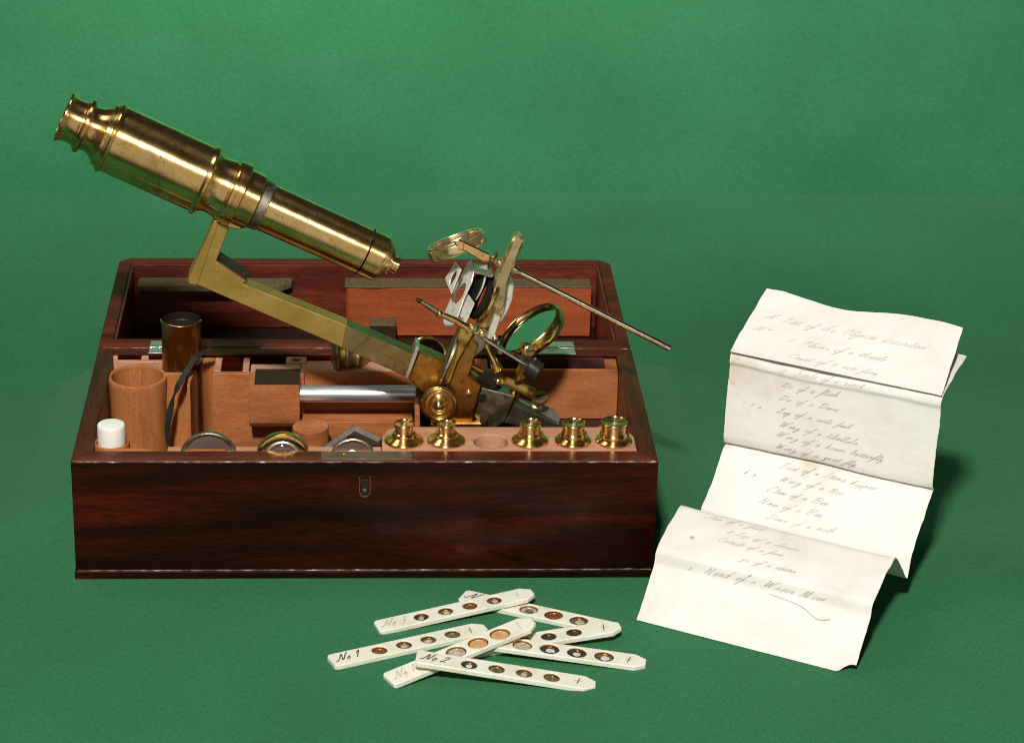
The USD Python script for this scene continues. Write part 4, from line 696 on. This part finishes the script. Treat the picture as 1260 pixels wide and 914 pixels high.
obj('screw', lathe([(0, .0030), (.0005, .0030), (.0008, .0026), (.0008, 0)], k, jn, 28), 'pale_brass', scope, smooth=30)
obj('screw_slot', slab([(-.0026, -.00025), (.0026, -.00025), (.0026, .00025), (-.0026, .00025)], k + jn * .00082, *frame(jn)[:2], jn, .0001, .00002), 'dark_metal', scope)
obj('mirror_stem', rod([at_y(640, 462, YM - .003), at_y(634, 480, YM), at_y(630, 492, YM)], [.0024, .0024, .0030], 16), 'brown_brass', scope, smooth=50)

# ------------------------------------------------------------------ seven ivory sliders
def slider(label, h1, h4, z1, z4, before, after, width, rh, spec, text, cross, skip_text=False, thick=.0026, ink='black_ink'):
    """h1, h4: where the first and last hole show; z1, z4: how high the underside is there."""
    p1, p4 = at_z(*h1, z1 + thick), at_z(*h4, z4 + thick)
    ex = unit(p4 - p1); gap = np.linalg.norm(p4 - p1) / 3; side = unit(np.cross(Z, ex)); up = np.cross(ex, side)
    x0, x1 = -before, 3 * gap + after; hw = width / 2
    poly = Polygon([(x0 + .0012, -hw), (x1 - .0050, -hw), (x1, -hw * .42), (x1, hw * .42), (x1 - .0050, hw), (x0 + .0012, hw), (x0, hw - .0014), (x0, -hw + .0014)])
    hol = [Point(i * gap, 0).buffer(rh, quad_segs=9) for i in range(4)]
    poly = Polygon(poly.exterior.coords, [list(h.exterior.coords) for h in hol])
    t = thing('ivory_slider', label, 'slide', p1 - up * thick, 'ivory slides of specimens scattered before the box')
    obj('slip', slab(poly, p1 - up * thick, ex, side, up, thick, .0003), 'ivory', t, smooth=25)
    r9 = np.random.default_rng(int(abs(h1[0]) * 7))
    for i, sm in enumerate(spec):
        c = p1 + ex * gap * i - up * .0012
        base, dot = (sm + [None])[:2] if isinstance(sm, list) else (sm, None)
        cell = obj('specimen', lathe([(-.0006, 0), (-.0006, rh * .995), (0, rh * .995), (0, 0)], c, up, 32), base, t)
        obj('retaining_ring', lathe([(.0001, rh * .99), (.0006, rh * .985), (.0006, rh * .88), (.0001, rh * .86)], c, up, 32, True), 'brown_brass', cell, smooth=40)
        if dot:
            mth = trimesh.creation.icosphere(2, 1.0); v = mth.vertices * np.array([rh * (.36 + .16 * r9.random()), rh * (.32 + .16 * r9.random()), .00018]) * (1 + .5 * (meshkit.noise(mth.vertices * 2.2 + i * 5, 3)[:, None] - .5)); v[:, 0] += rh * .1 * (i % 2)
            mth.vertices = c + up * .00005 + v[:, :1] * ex + v[:, 1:2] * side + v[:, 2:] * up; obj('mounted_object', mth, dot, cell, smooth=True)
    def place(q): 
        q = np.asarray(q); return p1 + q[:, :1] * ex + q[:, 1:] * side, np.broadcast_to(up, (len(q), 3))
    s = .0028
    r = np.random.default_rng(int(abs(h1[0]) * 10))
    if not skip_text:
        st = [np.asarray(k) * s + np.array([x0 + .0030, -.0022]) for k in pen(text, .45, r)]
        obj('writing', ink_strokes(st, place, .00055), ink, t)
    if cross:
        st = [(np.asarray(k) - [.7, 1.05]) * s * 1.05 + np.array([x1 - .0088, 0]) for k in pen('+', .2, r)]
        obj('cross_mark', ink_strokes(st, place, .0004), ink, t)
D_, B_, R_, O_, T_, P_, W_ = ('specimen_' + k for k in ('dark', 'brown', 'red', 'olive', 'tan', 'pale', 'white'))
slider('ivory slide at the back lying under another, right end furthest back', (620, 742.4), (712.3, 762.6), 0.0001, 0.0001, .0225, .0200, .0116, .0046, [B_, [P_, O_], [R_, B_], [O_, P_]], 'Nlo', False)
slider('ivory slide sloping up across the back one, with faint number 3', (518.3, 757.9), (608, 737.8), .0006, .0030, .0230, .0205, .0114, .0037, [[D_, P_], [B_, P_], B_, [B_, P_]], 'Nlo 3', True, ink='faded_ink')
slider('ivory slide marked No 1 furthest left, brown specimens in four windows', (467, 799.1), (556.8, 779.4), .0001, .0001, .0250, .0178, .0116, .0038, [R_, [B_, P_], [O_, P_], O_], 'Nlo 1', True)
slider('mostly hidden ivory slide whose right end rests on the back slide', (612.5, 792), (706.3, 777.1), .0004, .0029, .0150, .0230, .0114, .0038, [D_, D_, D_, D_], 'Nlo', True, skip_text=True)
slider('ivory slide furthest right with four white specimens in deep round windows', (642.9, 792.8), (743.5, 806.7), .0031, .0008, .0220, .0200, .0118, .0047, [P_, [D_, W_], [D_, W_], [O_, W_]], 'Nlo', True, skip_text=True)
slider('ivory slide lying askew across the pile with orange tan windows', (534, 812.2), (615, 779),   .0032, .0074, .0250, .0188, .0122, .0049, [T_, P_, T_, T_], 'Nlo 1', True, ink='faded_ink')
slider('ivory slide marked No 2 in front, on top of the pile, with bold cross', (577.5, 816.6), (679, 832.5), .0050, .0006, .0252, .0208, .0118, .0039, [[D_, W_], O_, [O_, P_], O_], 'Nlo 2', True)

# ------------------------------------------------------------------ the folded letter
TH, LW, LX, LYp = math.radians(28.94), 0.1120, 0.1326, -0.0450
lb = at_z(783, 762, 0.0003)
prof = np.array([(0, .0003), (.0194, .0222), (.0208, .0296), (.0360, .0362), (.0524, .0398), (.0600, .0330), (.0790, .0135), (.0815, .0258), (.0860, .0292), (.1085, .0492), (.1128, .0508), (.1090, .0520), (.1078, .0560), (.1102, .0948), (.1088, .0973), (.1096, .1002), (.1120, .1018), (.1490, .1098)])
ldir, wdir = np.array([math.sin(TH), math.cos(TH), 0]), np.array([math.cos(TH), -math.sin(TH), -.0022])
def round_off(p, keep, it=3):
    p = np.asarray(p, float)
    for _ in range(it):
        qn = [p[0]]
        for a, b in zip(p[:-1], p[1:]): qn += [a * .88 + b * .12, a * .12 + b * .88]
        p = np.array(qn + [p[-1]])
    return p
class Strip:
    def __init__(self, prof, seed, width=LW, taper=0.0, cut=None, top=None):
        self.p = round_off(prof, None); d = np.linalg.norm(np.diff(self.p, axis=0), axis=1); self.s = np.concatenate([[0], np.cumsum(d)]); self.L = self.s[-1]; self.seed, self.w, self.taper, self.cut, self.top = seed, width, taper, cut, top
    def flat(self, u, s):
        a = np.interp(s, self.s, self.p[:, 0]); h = np.interp(s, self.s, self.p[:, 1]); x = (0.5 + (u - 0.5) * (1 - self.taper * np.clip(s / self.L, 0, 1))) * self.w
        P = np.array([LX, LYp, 0]) + a[..., None] * ldir + h[..., None] * Z + x[..., None] * wdir
        n1 = meshkit.fbm(np.stack([u * 3.0, s * 30, 0 * u + self.seed], -1), 3, self.seed) - .5
        n2 = meshkit.fbm(np.stack([u * 9.0, s * 90, 0 * u + self.seed], -1), 3, self.seed + 5) - .5
        lift = np.clip(s / .02, 0, 1) * (.0022 * n1 + .0013 * n2) + .0006 * np.clip(s / .01, 0, 1) * np.sin(u * 5 + s * 60 + self.seed)
        return P + lift[..., None] * unit(np.array([-ldir[0] * .5, -ldir[1] * .5, .85]))
    def at(self, u, s):
        h = 1e-4; P = self.flat(u, s); du = self.flat(u + h, s) - self.flat(u - h, s); ds = self.flat(u, np.clip(s + h * .5, 0, self.L)) - self.flat(u, np.clip(s - h * .5, 0, self.L))
        n = np.cross(du, ds); n /= np.maximum(np.linalg.norm(n, axis=-1, keepdims=True), 1e-12); return P, n
    def border(self, side, ns=260, w=.0035):
        s = np.linspace(.0006 if side < 2 else 0, self.L - .0004, ns); a = .006 * (meshkit.fbm(np.stack([s * 160, 0 * s, 0 * s + (3 if side == 0 else 9)], -1), 3, self.seed + 1 + side) - .5)
        lo = s if not self.cut else np.maximum(s, self.cut(np.full(1, float(side)))[0] + .0004)
        u0 = (0 + a) if side == 0 else (1 + a); u1 = u0 + (w if side == 0 else -w) * (.4 + 1.2 * meshkit.noise(np.stack([s * 300, 0 * s, 0 * s], -1), 4))
        A, na = self.at(u0, lo); B, nb = self.at(u1, lo); n = len(s); i = np.arange(n - 1)
        return trimesh.Trimesh(np.vstack([A + na * .00019, B + nb * .00016]), np.vstack([np.stack([i, i + 1, n + i + 1], 1), np.stack([i, n + i + 1, n + i], 1)]), process=False)
    def mesh(self, nu=48, ns=150, t=.00022):
        uu = np.linspace(0, 1, nu); v = np.linspace(0, 1, ns)
        Uu, Vv = np.meshgrid(uu, v)
        lo = self.cut(uu) if self.cut else 0 * uu; hi = self.top(uu) if self.top else self.L + 0 * uu
        S = lo + (hi - lo) * Vv
        ed = .006 * (meshkit.fbm(np.stack([S * 160, 0 * S, 0 * S + 3], -1), 3, self.seed + 1) - .5); ed2 = .006 * (meshkit.fbm(np.stack([S * 160, 0 * S, 0 * S + 9], -1), 3, self.seed + 2) - .5)
        Uu = Uu + ed * (1 - Uu) + ed2 * Uu
        P, N = self.at(Uu, S); return sheet(P, N, t)
letter = thing('letter', 'long folded sheet of old white paper covered in faded handwriting, propped in zigzag folds', 'letter', (LX + .08, LYp + .04, 0))
def notch(u): return .0002 + .0066 * np.clip((u - .932) / .068, 0, 1) ** .7 * (1 - .25 * np.clip((u - .97) / .03, 0, 1))
main = Strip(prof, 3, cut=notch)
sh = obj('sheet', main.mesh(64, 300), 'paper', letter, smooth=50)
for sd in (0, 1): obj('browned_edge', main.border(sd), 'old_edge', sh)
leaf_prof = np.array([(.1086, .1032), (.1112, .1044), (.1250, .1118), (.1491, .1250)])
LL = 0.048
leaf = Strip(leaf_prof, 8, taper=0.055)
leaf.top = lambda u: leaf.L * (1 - .10 * np.exp(-((u - .40) / .22) ** 2) + .03 * np.exp(-((u) / .1) ** 2) - .03 * np.clip((u - .9) / .1, 0, 1))
ul = obj('upper_leaf', leaf.mesh(56, 80), 'paper', letter, smooth=50)
def write(strip, text, s_frac, u0, size, ink='ink', width=.00033, seed=1, slope=0.0):
    s0 = s_frac * strip.L
    st = [np.asarray(k) * size * np.array([.92, .88]) for k in pen(text, .95, np.random.default_rng(seed), 1.85)]
    st = [k + np.stack([0 * k[:, 0], .0003 * np.sin(k[:, 0] * 130 + seed)], 1) for k in st]
    def place(q): return strip.at(u0 + q[:, 0] / strip.w, np.clip(s0 + q[:, 1] + slope * q[:, 0], .0001, strip.L - .0003))
    obj('writing', ink_strokes(st, place, width, .00022), ink, letter)
def s_of(strip, a, h): return strip.s[np.argmin(np.hypot(strip.p[:, 0] - a, strip.p[:, 1] - h))] / strip.L
write(leaf, 'A List of the Objects described', .56, .07, .0021, 'faded_ink', .0003, 1)
write(leaf, 'No.', .36, .05, .0018, 'faded_ink', .0003, 2); write(leaf, '1  Plume of a thistle', .30, .22, .0018, 'faded_ink', .00028, 3); write(leaf, 'Crust of a sea fern', .09, .26, .0018, 'faded_ink', .00028, 4)
sv, sr = s_of(main, .1085, .0525), s_of(main, .1102, .0950)
dv = sr - sv
write(main, '2  Scale of a perch', sr + .07 * dv, .24, .0016, 'faded_ink', .00028, 5)
for i, (tx, f, u) in enumerate((('Do of a flesh', .88, .25), ('Do of a Dace', .70, .245), ('Leg of a sole fish', .52, .24), ('Wing of a libellula', .34, .25), ('Wing of a house butterfly', .20, .245), ('Wing of a gnat fly', .055, .25))):
    write(main, tx, sv + f * dv, u, .00165, 'ink', .00027, 10 + i)
write(main, '- 5 x', sv + .52 * dv, .07, .0015, 'ink', .00027, 21)
s3 = s_of(main, .0815, .0258); d3 = s_of(main, .1110, .0500) - s3
for i, (tx, f, u) in enumerate((('Foot of a Stone hopper', .80, .28), ('Wing of a Bee', .62, .30), ('Claw of a Bee', .44, .26), ('Hair of a Bee.', .26, .24), ('Down of a moth', .07, .30))):
    write(main, tx, s3 + f * d3, u, .00165, 'ink' if i < 4 else 'faded_ink', .00028, 30 + i)
write(main, '6 x', s3 + .62 * d3, .13, .0016, 'ink', .00027, 41)
sg, st4 = s_of(main, .0208, .0296), s_of(main, .0524, .0398); d4 = st4 - sg
for i, (tx, f, u) in enumerate((('Skin of a fish', .84, .13), ('8 Leg of a Spider', .62, .26), ('Cuticle of a fern', .42, .24), ('Eye of a lobster', .18, .38))):
    write(main, tx, sg + f * d4, u, .0015, 'faded_ink', .00034, 50 + i)
write(main, '7  x  Head of a Water Moss', s_of(main, .0200, .0255), .10, .0019, 'ink', .00027, 60)
fl = [smooth_line([(.0, .0), (.012, -.0012), (.018, -.0026), (.0245, -.0058), (.028, -.0060), (.032, -.0046)])]
sf = main.L * s_of(main, .0194, .0222)
obj('flourish', ink_strokes(fl, lambda q: main.at(.55 + q[:, 0] / LW, sf - .001 + q[:, 1]), .0007, .00022), 'ink', letter)
obj('ink_blot', ink_strokes([smooth_line([(0, 0), (.0003, .0011), (.0003, .0018)])], lambda q: main.at(.125 + q[:, 0] / LW, main.L * (sg + .35 * d4) + q[:, 1]), .0016, .00022), 'ink', letter)
